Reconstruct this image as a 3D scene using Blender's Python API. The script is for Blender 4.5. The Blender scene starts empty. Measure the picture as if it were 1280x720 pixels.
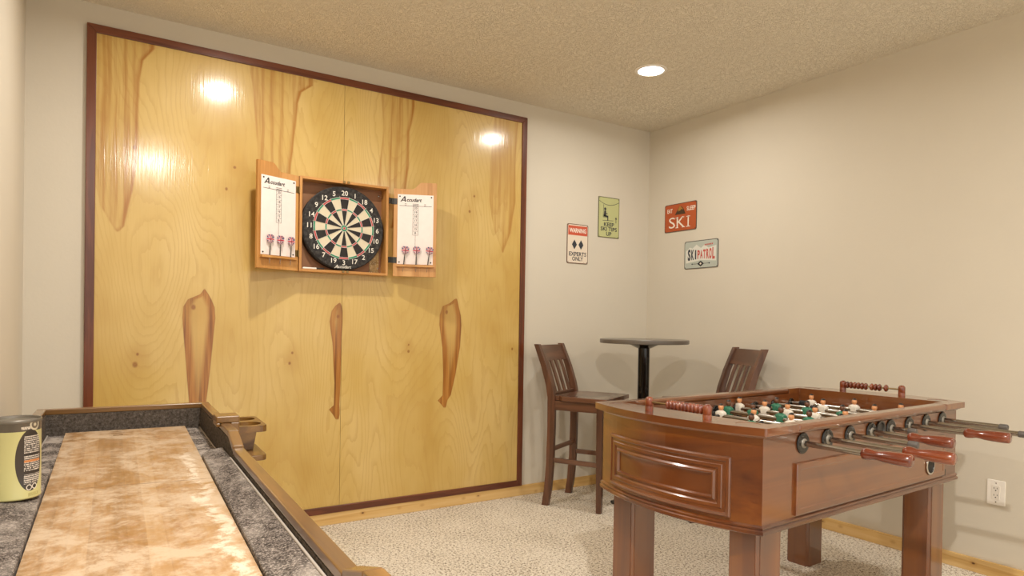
import bpy, bmesh, math, random
from mathutils import Vector, Matrix

random.seed(7)
S = bpy.context.scene
COL = S.collection
PI = math.pi

# ------------------------------------------------------------------ camera
H = 2.60                                   # ceiling height
cam_d = bpy.data.cameras.new('camera')
cam = bpy.data.objects.new('camera', cam_d)
COL.objects.link(cam)
S.camera = cam
cam_d.sensor_fit = 'HORIZONTAL'
cam_d.sensor_width = 36.0
cam_d.lens = 827.18 / 1280 * 36.0
cam_d.shift_y = 50.2 / 1280
cam_d.clip_start = 0.02
_yaw, _pitch, _roll = 0.5721, -0.0092, 0.0160
_f = Vector((math.sin(_yaw) * math.cos(_pitch), math.cos(_yaw) * math.cos(_pitch), math.sin(_pitch)))
_r = Vector((math.cos(_yaw), -math.sin(_yaw), 0))
_u = _r.cross(_f)
_r2 = _r * math.cos(_roll) + _u * math.sin(_roll)
_u2 = -_r * math.sin(_roll) + _u * math.cos(_roll)
cam.matrix_world = Matrix(((_r2.x, _u2.x, -_f.x, -3.568), (_r2.y, _u2.y, -_f.y, -3.6597),
                           (_r2.z, _u2.z, -_f.z, 1.1515), (0, 0, 0, 1)))

# ------------------------------------------------------------------ world, exposure, lamps
S.view_settings.view_transform = 'Standard'
S.view_settings.look = 'None'
S.view_settings.gamma = 1.0
S.view_settings.exposure = 0.40
W = bpy.data.worlds.new('world')
S.world = W
W.use_nodes = True
W.node_tree.nodes['Background'].inputs[0].default_value = (1.0, 0.955, 0.885, 1)
W.node_tree.nodes['Background'].inputs[1].default_value = 1.0
S.cycles.use_denoising = True
S.cycles.max_bounces = 10
S.cycles.diffuse_bounces = 6
S.cycles.sample_clamp_indirect = 6.0
LAMP_XY = [(-0.870, -0.890), (-2.870, -0.960), (-3.070, -3.420), (-0.870, -3.700)]
LAMP_W = [9, 14, 48, 14]
LAMP_COL = (1.0, 0.955, 0.885)


# ------------------------------------------------------------------ node helpers
def lin(h):
    v = [int(h[i:i + 2], 16) / 255 for i in (0, 2, 4)]
    return tuple((c / 12.92 if c <= 0.04045 else ((c + 0.055) / 1.055) ** 2.4) for c in v)


class E:
    """a float socket in a node tree with arithmetic"""
    def __init__(s, g, sock): s.g = g; s.s = sock
    def _m(s, op, *a, clamp=False): return s.g.math(op, s, *a, clamp=clamp)
    def __add__(s, o): return s._m('ADD', o)
    __radd__ = __add__
    def __sub__(s, o): return s._m('SUBTRACT', o)
    def __rsub__(s, o): return s.g.math('SUBTRACT', o, s)
    def __mul__(s, o): return s._m('MULTIPLY', o)
    __rmul__ = __mul__
    def __truediv__(s, o): return s._m('DIVIDE', o)
    def abs(s): return s._m('ABSOLUTE')
    def frac(s): return s._m('FRACT')
    def floor(s): return s._m('FLOOR')
    def sin(s): return s._m('SINE')
    def min(s, o): return s._m('MINIMUM', o)
    def max(s, o): return s._m('MAXIMUM', o)
    def pow(s, o): return s._m('POWER', o)
    def gt(s, o): return s._m('GREATER_THAN', o)
    def lt(s, o): return s._m('LESS_THAN', o)
    def sat(s): return s._m('ADD', 0.0, clamp=True)
    def step(s, a, b): return s.g.smooth(s, a, b)


class G:
    """node graph builder around one Principled material"""
    def __init__(s, name):
        s.mat = bpy.data.materials.new(name)
        s.mat.use_nodes = True
        s.nt = s.mat.node_tree
        s.bsdf = s.nt.nodes['Principled BSDF']
        s._obj = None
    def link(s, a, b): s.nt.links.new(a.s if isinstance(a, E) else a, b)
    def put(s, sock, v):
        if isinstance(v, E): s.nt.links.new(v.s, sock)
        elif hasattr(v, 'is_output'): s.nt.links.new(v, sock)
        else:
            if isinstance(v, (tuple, list)) and len(v) == 3 and sock.type == 'RGBA': v = (*v, 1)
            sock.default_value = v
    def math(s, op, *a, clamp=False):
        n = s.nt.nodes.new('ShaderNodeMath'); n.operation = op; n.use_clamp = clamp
        for i, v in enumerate(a): s.put(n.inputs[i], v)
        return E(s, n.outputs[0])
    def smooth(s, x, a, b):
        n = s.nt.nodes.new('ShaderNodeMapRange'); n.interpolation_type = 'SMOOTHSTEP'
        s.put(n.inputs[0], x); s.put(n.inputs[1], a); s.put(n.inputs[2], b)
        n.inputs[3].default_value = 0; n.inputs[4].default_value = 1
        return E(s, n.outputs[0])
    def coord(s, which='Object'):
        if s._obj is None: s._obj = s.nt.nodes.new('ShaderNodeTexCoord')
        return s._obj.outputs[which]
    def xyz(s, which='Object'):
        n = s.nt.nodes.new('ShaderNodeSeparateXYZ'); s.link(s.coord(which), n.inputs[0])
        return [E(s, n.outputs[i]) for i in range(3)]
    def vec(s, x, y, z):
        n = s.nt.nodes.new('ShaderNodeCombineXYZ')
        for i, v in enumerate((x, y, z)): s.put(n.inputs[i], v)
        return n.outputs[0]
    def rand(s): return E(s, s.nt.nodes.new('ShaderNodeObjectInfo').outputs['Random'])
    def noise(s, v, scale=1, detail=3, rough=0.55, dist=0.0):
        n = s.nt.nodes.new('ShaderNodeTexNoise')
        s.link(v, n.inputs['Vector']); s.put(n.inputs['Scale'], scale); n.inputs['Detail'].default_value = detail
        n.inputs['Roughness'].default_value = rough; n.inputs['Distortion'].default_value = dist
        return E(s, n.outputs[0])
    def voronoi(s, v, scale):
        n = s.nt.nodes.new('ShaderNodeTexVoronoi'); s.link(v, n.inputs['Vector']); n.inputs['Scale'].default_value = scale
        return n
    def mix(s, f, a, b, mode='MIX'):
        n = s.nt.nodes.new('ShaderNodeMix'); n.data_type = 'RGBA'; n.blend_type = mode
        s.put(n.inputs[0], f); s.put(n.inputs[6], a); s.put(n.inputs[7], b)
        return n.outputs[2]
    def ramp(s, f, stops):
        n = s.nt.nodes.new('ShaderNodeValToRGB'); cr = n.color_ramp
        s.put(n.inputs[0], f)
        while len(cr.elements) < len(stops): cr.elements.new(0.5)
        for e, (p, c) in zip(cr.elements, stops):
            e.position = p; e.color = (*(c if isinstance(c, tuple) else (c, c, c)), 1)
        return n.outputs[0]
    def bump(s, h, strength=0.3, dist=0.002):
        n = s.nt.nodes.new('ShaderNodeBump'); s.put(n.inputs['Height'], h)
        n.inputs['Strength'].default_value = strength; n.inputs['Distance'].default_value = dist
        s.nt.links.new(n.outputs[0], s.bsdf.inputs['Normal'])
    def done(s, color=None, rough=0.5, metal=0.0, coat=0.0, coat_rough=0.1, spec=0.5):
        b = s.bsdf.inputs
        if color is not None: s.put(b['Base Color'], color)
        s.put(b['Roughness'], rough); s.put(b['Metallic'], metal)
        s.put(b['Coat Weight'], coat); s.put(b['Coat Roughness'], coat_rough)
        s.put(b['Specular IOR Level'], spec)
        return s.mat


def plain(name, hexc, rough=0.5, metal=0.0, coat=0.0, coat_rough=0.1, spec=0.5, var=0.06):
    g = G(name)
    n = g.noise(g.coord(), 35, 3)
    c = lin(hexc)
    return g.done(g.mix(n, tuple(x * (1 - var) for x in c), tuple(min(1, x * (1 + var)) for x in c)), rough, metal, coat, coat_rough, spec)


def wood(name, dark, mid, light, axis=0, rough=0.4, coat=0.0, coat_rough=0.1, scale=1.0, vary=0.0, fine=1.0, spec=0.5, coat_ior=1.5):
    """grain along the given axis of the object"""
    g = G(name)
    x, y, z = g.xyz()
    k = [14.0, 14.0, 14.0]; k[axis] = 0.9
    off = g.rand() * 13.0
    v = g.vec((x + off) * k[0] * scale, (y + off) * k[1] * scale, z * k[2] * scale)
    n = g.noise(v, 1.0, 4, 0.6, 0.6)
    k2 = [120.0, 120.0, 120.0]; k2[axis] = 4.0
    f = g.noise(g.vec(x * k2[0], y * k2[1], z * k2[2]), 1.0, 2, 0.5)
    rings = (n * 38.0).sin() * 0.5 + 0.5
    t = (n - 0.5) * 1.5 + 0.5 + (rings - 0.5) * 0.14 * fine + (f - 0.5) * 0.25 * fine
    if vary: t = t + (g.rand() - 0.5) * vary
    col = g.ramp(t, [(0.12, lin(dark)), (0.5, lin(mid)), (0.9, lin(light))])
    g.bump(f, 0.06, 0.001)
    g.bsdf.inputs['Coat IOR'].default_value = coat_ior
    return g.done(col, rough, 0, coat, coat_rough, spec)


# ------------------------------------------------------------------ mesh helpers
class MB:
    def __init__(s): s.v = []; s.f = []; s.m = []; s.mi = 0
    def add(s, verts, faces, mi=None):
        o = len(s.v); s.v += [tuple(p) for p in verts]
        for f in faces: s.f.append([i + o for i in f]); s.m.append(s.mi if mi is None else mi)
        return s
    def box(s, x0, x1, y0, y1, z0, z1, mi=None):
        vs = [(x, y, z) for z in (z0, z1) for y in (y0, y1) for x in (x0, x1)]
        return s.add(vs, [(0, 2, 3, 1), (4, 5, 7, 6), (0, 1, 5, 4), (2, 6, 7, 3), (0, 4, 6, 2), (1, 3, 7, 5)], mi)
    def hexa(s, p8, mi=None):            # 4 bottom (ccw), 4 top
        return s.add(p8, [(3, 2, 1, 0), (4, 5, 6, 7), (0, 1, 5, 4), (1, 2, 6, 5), (2, 3, 7, 6), (3, 0, 4, 7)], mi)
    def prism(s, poly, z0, z1, fn=None, mi=None):
        """polygon (a,b) extruded along c; fn maps (a,b,c) -> xyz"""
        fn = fn or (lambda a, b, c: (a, b, c)); n = len(poly)
        vs = [fn(a, b, z0) for a, b in poly] + [fn(a, b, z1) for a, b in poly]
        fs = [tuple(reversed(range(n))), tuple(range(n, 2 * n))] + [(i, (i + 1) % n, n + (i + 1) % n, n + i) for i in range(n)]
        return s.add(vs, fs, mi)
    def holed(s, poly, holes, z0, z1, fn=None, mi=None):
        fn = fn or (lambda a, b, c: (a, b, c))
        b = bmesh.new()
        for loop in [poly] + holes:
            vv = [b.verts.new((a, c, 0)) for a, c in loop]
            for i in range(len(vv)): b.edges.new((vv[i], vv[(i + 1) % len(vv)]))
        bmesh.ops.triangle_fill(b, use_beauty=True, edges=b.edges[:], normal=(0, 0, 1))
        b.verts.index_update()
        top = [(v.co.x, v.co.y) for v in b.verts]; tris = [[v.index for v in f.verts] for f in b.faces]
        b.free(); n = len(top)
        s.add([fn(a, c, z0) for a, c in top] + [fn(a, c, z1) for a, c in top],
              [tuple(reversed(t)) for t in tris] + [tuple(i + n for i in t) for t in tris], mi)
        o = 0
        for li, loop in enumerate([poly] + holes):
            m = len(loop)
            s.add([fn(a, c, z0) for a, c in loop] + [fn(a, c, z1) for a, c in loop],
                  [(i, (i + 1) % m, m + (i + 1) % m, m + i) for i in range(m)], mi)
        return s
    def lathe(s, prof, n=24, org=(0, 0, 0), ax=(0, 0, 1), mi=None):
        """prof: (radius, height) pairs around axis ax from org"""
        a = Vector(ax).normalized(); t = Vector((1, 0, 0)) if abs(a.x) < 0.9 else Vector((0, 1, 0))
        u = a.cross(t).normalized(); w = a.cross(u); o = Vector(org)
        vs = []; fs = []
        for r, h in prof:
            for i in range(n):
                q = 2 * PI * i / n; vs.append(o + a * h + (u * math.cos(q) + w * math.sin(q)) * r)
        for k in range(len(prof) - 1):
            for i in range(n):
                j = (i + 1) % n; fs.append((k * n + i, k * n + j, (k + 1) * n + j, (k + 1) * n + i))
        if prof[0][0] > 1e-6: fs.append(tuple(reversed(range(n))))
        if prof[-1][0] > 1e-6: fs.append(tuple(range((len(prof) - 1) * n, len(prof) * n)))
        return s.add(vs, fs, mi)
    def tube(s, p0, p1, r, n=12, mi=None):
        d = Vector(p1) - Vector(p0)
        return s.lathe([(r, 0), (r, d.length)], n, p0, d, mi)
    def path(s, pts, prof_fn, mi=None):
        """skin rectangles/loops: prof_fn(i,p) -> list of points"""
        loops = [prof_fn(i, p) for i, p in enumerate(pts)]; n = len(loops[0])
        vs = [q for l in loops for q in l]
        fs = [(k * n + i, k * n + (i + 1) % n, (k + 1) * n + (i + 1) % n, (k + 1) * n + i) for k in range(len(loops) - 1) for i in range(n)]
        fs += [tuple(reversed(range(n))), tuple(range((len(loops) - 1) * n, len(loops) * n))]
        return s.add(vs, fs, mi)
    def sweep(s, outline, prof, mi=None, closed=True):
        """profile (off,z) swept round a closed ccw outline, mitred"""
        n = len(outline); nor = []
        for i in range(n):
            a, b, c = Vector(outline[i - 1]), Vector(outline[i]), Vector(outline[(i + 1) % n])
            d1 = (b - a).normalized(); d2 = (c - b).normalized()
            n1 = Vector((d1.y, -d1.x)); n2 = Vector((d2.y, -d2.x)); m = (n1 + n2).normalized()
            nor.append(m / max(0.35, m.dot(n1)))
        k = len(prof); vs = []
        for (x, y), m in zip(outline, nor):
            for o, z in prof: vs.append((x + m.x * o, y + m.y * o, z))
        fs = [(i * k + j, ((i + 1) % n) * k + j, ((i + 1) % n) * k + (j + 1) % k, i * k + (j + 1) % k) for i in range(n) for j in range(k)]
        return s.add(vs, fs, mi)
    def ball(s, c, r, n=12, sc=(1, 1, 1), mi=None, lo=-1.0, hi=1.0):
        pr = []; k = max(4, n // 2)
        for i in range(k + 1):
            q = -PI / 2 + PI * i / k; h = math.sin(q)
            if lo - 1e-6 <= h <= hi + 1e-6: pr.append((max(1e-5 if abs(h) > .999 else 0, math.cos(q)) * r, h * r))
        o = len(s.v); s.lathe(pr, n, (0, 0, 0), (0, 0, 1), mi)
        for i in range(o, len(s.v)):
            x, y, z = s.v[i]; s.v[i] = (x * sc[0] + c[0], y * sc[1] + c[1], z * sc[2] + c[2])
        return s
    def text(s, body, org, right, up, size, align='CENTER', fat=0.0, depth=0.0006, mi=None, width=None, shear=0.0, space=1.0):
        cu = bpy.data.curves.new('t', 'FONT'); cu.body = body; cu.size = 1.0; cu.align_x = align; cu.align_y = 'CENTER'
        cu.offset = fat; cu.shear = shear; cu.space_character = space; cu.resolution_u = 3
        ob = bpy.data.objects.new('t', cu); COL.objects.link(ob)
        dg = bpy.context.evaluated_depsgraph_get(); me = bpy.data.meshes.new_from_object(ob.evaluated_get(dg))
        bpy.data.objects.remove(ob); bpy.data.curves.remove(cu)
        r = Vector(right).normalized(); u = Vector(up).normalized(); nn = r.cross(u); o = Vector(org)
        xs = [v.co.x for v in me.vertices]; k = size * 1.38
        kx = k if width is None else width / max(1e-6, max(xs) - min(xs))
        pts = [o + r * v.co.x * kx + u * v.co.y * k + nn * depth for v in me.vertices]
        s.add(pts, [tuple(p.vertices) for p in me.polygons], mi); bpy.data.meshes.remove(me)
        return s
    def flat(s, org, right, up, pts, depth=0.0005, mi=None):
        r = Vector(right).normalized(); u = Vector(up).normalized(); nn = r.cross(u); o = Vector(org)
        return s.add([o + r * a + u * b + nn * depth for a, b in pts], [tuple(range(len(pts)))], mi)
    def bars(s, org, right, up, x0, x1, y0, y1, depth=0.0005, mi=None):
        return s.flat(org, right, up, [(x0, y0), (x1, y0), (x1, y1), (x0, y1)], depth, mi)
    def mesh(s, name, mats, smooth=None):
        me = bpy.data.meshes.new(name); me.from_pydata(s.v, [], s.f)
        for m in (mats if isinstance(mats, (list, tuple)) else [mats]): me.materials.append(m)
        me.polygons.foreach_set('material_index', s.m)
        b = bmesh.new(); b.from_mesh(me); bmesh.ops.recalc_face_normals(b, faces=b.faces); b.to_mesh(me); b.free()
        if smooth:
            me.polygons.foreach_set('use_smooth', [True] * len(me.polygons)); me.set_sharp_from_angle(angle=math.radians(smooth))
        me.update()
        return me
    def build(s, name, mats, parent=None, smooth=None, bevel=0.0, seg=2, loc=None):
        o = bpy.data.objects.new(name, s.mesh(name, mats, smooth)); COL.objects.link(o)
        if parent: o.parent = parent
        if loc: o.location = loc
        if bevel:
            md = o.modifiers.new('bevel', 'BEVEL'); md.width = bevel; md.segments = seg; md.limit_method = 'ANGLE'; md.angle_limit = math.radians(40)
            md.harden_normals = False
        return o


def tag(o, label=None, cat=None, group=None, kind=None):
    if label: o['label'] = label
    if cat: o['category'] = cat
    if group: o['group'] = group
    if kind: o['kind'] = kind
    return o


def empty(name, loc, label, cat, group=None, rz=0.0):
    o = bpy.data.objects.new(name, None); COL.objects.link(o); o.location = loc; o.rotation_euler = (0, 0, rz)
    o.empty_display_size = 0.1
    return tag(o, label, cat, group)


def copy_tree(o, parent=None):
    c = o.copy(); COL.objects.link(c)
    if parent: c.parent = parent
    for ch in [x for x in list(o.children)]: copy_tree(ch, c)
    return c


def circle(cx, cy, r, n=28, a0=0.0): return [(cx + r * math.cos(a0 + 2 * PI * i / n), cy + r * math.sin(a0 + 2 * PI * i / n)) for i in range(n)]


def rrect(x0, x1, y0, y1, r, n=5):
    out = []
    for cx, cy, a in ((x1 - r, y1 - r, 0), (x0 + r, y1 - r, PI / 2), (x0 + r, y0 + r, PI), (x1 - r, y0 + r, 1.5 * PI)):
        out += [(cx + r * math.cos(a + PI / 2 * i / n), cy + r * math.sin(a + PI / 2 * i / n)) for i in range(n + 1)]
    return out


# ------------------------------------------------------------------ surface materials
def m_paint(name, hexc, bs=0.12, scale=60):
    g = G(name)
    n = g.noise(g.coord(), scale, 4, 0.6); big = g.noise(g.coord(), 3, 2)
    c = lin(hexc)
    g.bump(n, bs, 0.004)
    return g.done(g.mix(big, tuple(v * 0.97 for v in c), tuple(v * 1.02 for v in c)), 0.75, spec=0.25)


def m_ceiling():
    g = G('knockdown_ceiling')
    v = g.coord()
    n = g.noise(v, 50, 3, 0.55, 1.2)
    k = 1.0 - (n - 0.5).abs().step(0.015, 0.075)
    fine = g.noise(v, 120, 2)
    g.bump(k + fine * 0.3, 0.7, 0.006)
    c = lin('F0E7D4')
    return g.done(g.mix(k, tuple(a * 0.90 for a in c), c), 0.85, spec=0.15)


def m_carpet():
    g = G('speckled_carpet')
    v = g.coord()
    n = g.noise(v, 85, 2, 0.75)
    n2 = g.noise(v, 190, 2, 0.6)
    big = g.noise(v, 3.2, 3, 0.6)
    t = n * 0.62 + n2 * 0.38 + (big - 0.5) * 0.10
    col = g.ramp(t, [(0.37, lin('5E4C3A')), (0.425, lin('A39178')), (0.465, lin('E0D4C0')), (0.55, lin('F8F0E2'))])
    g.bump(n * 0.7 + n2 * 0.5, 0.9, 0.012)
    return g.done(col, 0.95, spec=0.1)


def m_pine():
    g = G('knotty_pine')
    x, y, z = g.xyz()
    a = x + y                                      # boards run along x or along y
    n = g.noise(g.vec(a * 1.2, z * 30.0, 0.0), 1.0, 3, 0.6, 0.8)
    big = g.noise(g.vec(a * 1.1, 0.0, 7.0), 1.0, 2)
    col = g.ramp(n * 0.7 + big * 0.3, [(0.3, lin('C29450')), (0.5, lin('DBB472')), (0.7, lin('E6C68E'))])
    vo = g.voronoi(g.vec(a * 9.0, z * 14.0, 0.3), 1.0)
    d = E(g, vo.outputs['Distance'])
    ring = d.step(0.22, 0.06); core = d.step(0.085, 0.055)
    col = g.mix(ring * 0.45, col, lin('B07834'))
    col = g.mix(core * 0.9, col, lin('5F3717'))
    return g.done(col, 0.4, coat=0.15, coat_rough=0.25)


M = dict(
    wall=m_paint('wall_paint', 'D4CCBC'),
    ceiling=m_ceiling(), carpet=m_carpet(), pine=m_pine(),
    frame=wood('mahogany_trim', '421E10', '66331C', '7E4429', axis=2, rough=0.3, coat=0.3, coat_rough=0.2, scale=1.2),
    frame_h=wood('mahogany_trim_level', '421E10', '66331C', '7E4429', axis=0, rough=0.3, coat=0.3, coat_rough=0.2, scale=1.2),
    white_pl=plain('white_plastic', 'F0EAE0', 0.35),
    dark=plain('dark_slot', '1B1612', 0.6),
    steel=plain('brushed_steel', 'A7A198', 0.18, 1.0),
    chrome=plain('chrome', 'D8D6D2', 0.08, 1.0),
    blackmetal=plain('black_metal', '1C1916', 0.25, 0.3, coat=0.5),
    rubber=plain('black_rubber', '24211F', 0.55),
    greycap=plain('grey_rubber', '56504C', 0.5),
    brass=plain('dull_brass', '8F7A52', 0.3, 1.0),
)

# ------------------------------------------------------------------ room shell
XL, YF = -3.805, -5.4


def struct(o): o['kind'] = 'structure'; return o


struct(MB().box(XL - 0.1, 0.1, YF - 0.1, 0.1, -0.08, 0).build('floor', M['carpet']))
lamp_r = 0.083
struct(MB().holed([(XL - .1, YF - .1), (.1, YF - .1), (.1, .1), (XL - .1, .1)], [circle(x, y, lamp_r, 32) for x, y in LAMP_XY], H, H + 0.06).build('ceiling', M['ceiling']))
struct(MB().box(XL - 0.1, 0.1, 0, 0.1, 0, H).build('wall_back', M['wall']))
struct(MB().box(0, 0.1, YF, 0, 0, H).build('wall_right', M['wall']))
struct(MB().box(XL - 0.1, XL, YF, 0, 0, H).build('wall_left', M['wall']))
HB = 0.067
struct(MB().box(XL, 0, -0.014, 0, 0, HB).build('baseboard_back', M['pine'], bevel=0.003))
struct(MB().box(-0.014, 0, YF, -0.014, 0, HB).build('baseboard_right', M['pine'], bevel=0.003))
struct(MB().box(XL, XL + 0.014, YF, -0.014, 0, HB).build('baseboard_left', M['pine'], bevel=0.003))

# ------------------------------------------------------------------ recessed lamps
def lens_mat():
    m = bpy.data.materials.new('lamp_lens'); m.use_nodes = True
    nt = m.node_tree; b = nt.nodes['Principled BSDF']
    b.inputs['Base Color'].default_value = (0.9, 0.9, 0.9, 1)
    b.inputs['Emission Color'].default_value = (1, 0.98, 0.97, 1); b.inputs['Emission Strength'].default_value = 3.0
    return m


lens_m = lens_mat()
lamp_labels = ['round recessed ceiling light glowing white near the far right corner',
               'recessed ceiling light above the plywood dart wall', 'recessed ceiling light above the shuffleboard table',
               'recessed ceiling light in front of the foosball table']
for i, (x, y) in enumerate(LAMP_XY):
    t = empty('recessed_light', (x, y, H), lamp_labels[i], 'light', 'recessed ceiling lights')
    MB().lathe([(0.070, 0.02), (0.070, -0.003), (0.074, -0.005), (0.088, -0.004), (0.092, 0.0), (0.082, 0.0), (0.082, 0.02), (0.070, 0.02)], 40).build('trim_ring', M['white_pl'], t, smooth=40)
    MB().lathe([(0.071, 0.0), (0.055, -0.0005), (0.0001, -0.001)], 40, (0, 0, 0.006)).build('lens', lens_m, t, smooth=40)
    MB().lathe([(0.082, 0.012), (0.082, 0.058), (0.0001, 0.058)], 32).build('housing', M['white_pl'], t)
    ld = bpy.data.lights.new('lamp_light', 'AREA'); ld.shape = 'DISK'; ld.size = 0.085; ld.energy = LAMP_W[i]; ld.color = LAMP_COL
    lo = bpy.data.objects.new('lamp_light', ld); COL.objects.link(lo); lo.parent = t; lo.location = (0, 0, 0.002)
    lo.visible_camera = True

# ------------------------------------------------------------------ plywood dart wall
PXR, PW, PZB, PH, PT = -1.1264, 2.4491, 0.0672, 2.434, 0.0386


def m_ply():
    g = G('varnished_birch_plywood')
    x, y, z = g.xyz()
    warp = g.noise(g.vec(x * 2.2, z * 1.4, 0.0), 1.0, 3, 0.5)
    xw = x + (g.noise(g.vec(x * 5.0, z * 1.6, 3.0), 1.0, 3) - 0.5) * 0.040
    # rotary-cut grain: contour lines of a slow field
    n = g.noise(g.vec(x * 2.3, z * 0.55, 1.7), 1.0, 1.5, 0.4, 0.25)
    ph = n * 44.0 + (g.noise(g.vec(x * 40, z * 9, 0.0), 1.0, 2) - 0.5) * 0.8
    saw = ph.frac()
    line = saw.step(0.55, 0.98) * saw.step(1.0, 0.985)
    fib = g.noise(g.vec(x * 160, z * 5.0, 0.0), 1.0, 2)
    blot = g.noise(g.vec(x * 3.0, z * 1.3, 9.0), 1.0, 3)
    base = g.ramp(blot, [(0.3, lin('C4A052')), (0.5, lin('D0B066')), (0.72, lin('DABD7A'))])
    base = g.mix(line * (0.10 + 0.16 * blot.step(0.35, 0.7)), base, lin('A9762F'))
    base = g.mix((fib - 0.5) * 0.5, base, lin('B5843C'))
    # heartwood streaks: left and right edge of each as a profile over its height
    feats = [  # z0, z1, [(z,left,right)...], strength
        ([(1.48, -1.10, -1.085), (1.51, -1.118, -1.06), (1.597, -1.166, -1.045), (1.681, -1.182, -1.028), (1.836, -1.19, -1.012), (2.10, -1.19, -1.014), (2.217, -1.19, -1.012), (2.31, -1.19, -0.995), (2.376, -1.19, -0.945)], 0.50),
        ([(1.60, -0.40, -0.34), (1.75, -0.451, -0.31), (1.915, -0.469, -0.295), (2.12, -0.488, -0.275), (2.246, -0.495, -0.265), (2.31, -0.50, -0.245), (2.357, -0.51, -0.185)], 0.50),
        ([(1.62, 0.24, 0.30), (1.80, 0.180, 0.365), (2.012, 0.199, 0.389), (2.2, 0.216, 0.386), (2.36, 0.204, 0.42)], 0.50),
        ([(1.53, 1.050, 1.066), (1.557, 1.040, 1.073), (1.665, 0.984, 1.115), (1.865, 0.935, 1.145), (2.12, 0.94, 1.14), (2.379, 0.965, 1.154)], 0.36),
        ([(0.40, -0.75, -0.72), (0.66, -0.782, -0.700), (0.794, -0.794, -0.686), (0.954, -0.806, -0.672), (1.08, -0.816, -0.661), (1.135, -0.812, -0.665), (1.172, -0.792, -0.680), (1.20, -0.735, -0.695), (1.228, -0.718, -0.714)], 0.95),
        ([(0.52, -0.035, -0.018), (0.55, -0.052, -0.012), (0.58, -0.074, -0.012), (0.603, -0.048, -0.014), (0.726, -0.045, -0.009), (0.95, -0.058, -0.006), (1.07, -0.077, 0.0), (1.13, -0.066, -0.001), (1.16, -0.045, -0.008), (1.178, -0.022, -0.016)], 0.95),
        ([(0.548, 0.642, 0.655), (0.572, 0.622, 0.662), (0.596, 0.598, 0.668), (0.627, 0.630, 0.69), (0.75, 0.632, 0.72), (0.92, 0.624, 0.748), (1.06, 0.602, 0.757), (1.12, 0.604, 0.752), (1.175, 0.622, 0.738), (1.195, 0.672, 0.733), (1.226, 0.712, 0.724)], 0.95),
    ]
    col = base
    for prof, st in feats:
        z0, z1 = prof[0][0], prof[-1][0]; lo = min(p[1] for p in prof) - 0.01; hi = max(p[2] for p in prof) + 0.01
        tz = (z - z0) / (z1 - z0)
        n2 = g.nt.nodes.new('ShaderNodeValToRGB'); cr = n2.color_ramp; g.put(n2.inputs[0], tz)
        while len(cr.elements) < len(prof): cr.elements.new(0.5)
        for e, (pz, a, b) in zip(cr.elements, prof):
            e.position = (pz - z0) / (z1 - z0); e.color = ((a - lo) / (hi - lo), (b - lo) / (hi - lo), 0, 1)
        sp = g.nt.nodes.new('ShaderNodeSeparateColor'); g.link(n2.outputs[0], sp.inputs[0])
        L = E(g, sp.outputs[0]) * (hi - lo) + lo; R = E(g, sp.outputs[1]) * (hi - lo) + lo
        wob = 0.30 if st > 0.9 else 0.9
        xx = x + (xw - x) * wob
        d = (xx - L).min(R - xx)
        ends = tz.step(-0.004, 0.012) * (tz.step(1.004, 0.99) if z1 < 2.3 else 1.0)
        m = d.step(-0.002, 0.004 if st > 0.9 else 0.010) * ends
        if st > 0.9:      # reddish heart flame: striped brown, paler core
            stripe = g.noise(g.vec(xx * 70, z * 2.2, 5.0), 1.0, 3)
            core = d.step(0.022, 0.05) * tz.step(0.1, 0.75)
            edge = d.step(0.010, 0.0)
            heart = g.ramp(stripe, [(0.32, lin('7C4A18')), (0.5, lin('A46A28')), (0.68, lin('BA823A'))])
            heart = g.mix(core * 0.85, heart, lin('CDAA60'))
            heart = g.mix(edge * 0.55, heart, lin('7D4715'))
            col = g.mix(m, col, heart)
        else:
            edgeR = (R - xx).step(0.035, 0.0); edgeL = (xx - L).step(0.02, 0.0)
            stripe = g.noise(g.vec(xx * 42, z * 1.2, 8.0), 1.0, 4)
            tone = (stripe.step(0.40, 0.70) * 0.65 + edgeR * 0.85 * stripe.step(0.15, 0.4) + edgeL * 0.25 + 0.12).sat()
            col = g.mix(m * tone * (st * 1.75), col, lin('A2661C'))
    # small knots
    for kx, kz, kr in [(-1.02, .851, .017), (-1.01, .901, .009), (-.276, .899, .009), (-.288, .843, .010), (.402, .9, .011), (.401, .939, .007),
                       (1.133, .908, .011), (-.582, 1.857, .009), (-.619, 1.742, .010), (.833, 1.873, .009), (.8, 1.774, .011), (-1.03, 1.89, .012),
                       (-.765, 1.133, .016), (-.024, 1.10, .012), (.654, 1.139, .015)]:
        dx = xw - kx; dz = (z - kz) * 0.8
        r = (dx * dx + dz * dz).pow(0.5)
        halo = r.step(kr * 7, kr * 1.0)
        col = g.mix(halo * 0.30, col, lin('B58A3C'))
        rr = (r * (2.4 / kr)).sin() * 0.5 + 0.5
        col = g.mix(r.step(kr * 0.95, kr * 0.25) * (rr * 0.4 + 0.5), col, lin('8A5220'))
    g.bump(fib * 1.2 + n * 4.0, 0.13, 0.002)
    g.nt.links.new(g.bsdf.inputs['Normal'].links[0].from_socket, g.bsdf.inputs['Coat Normal'])
    return g.done(col, 0.45, coat=0.75, coat_rough=0.15, spec=0.3)


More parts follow.
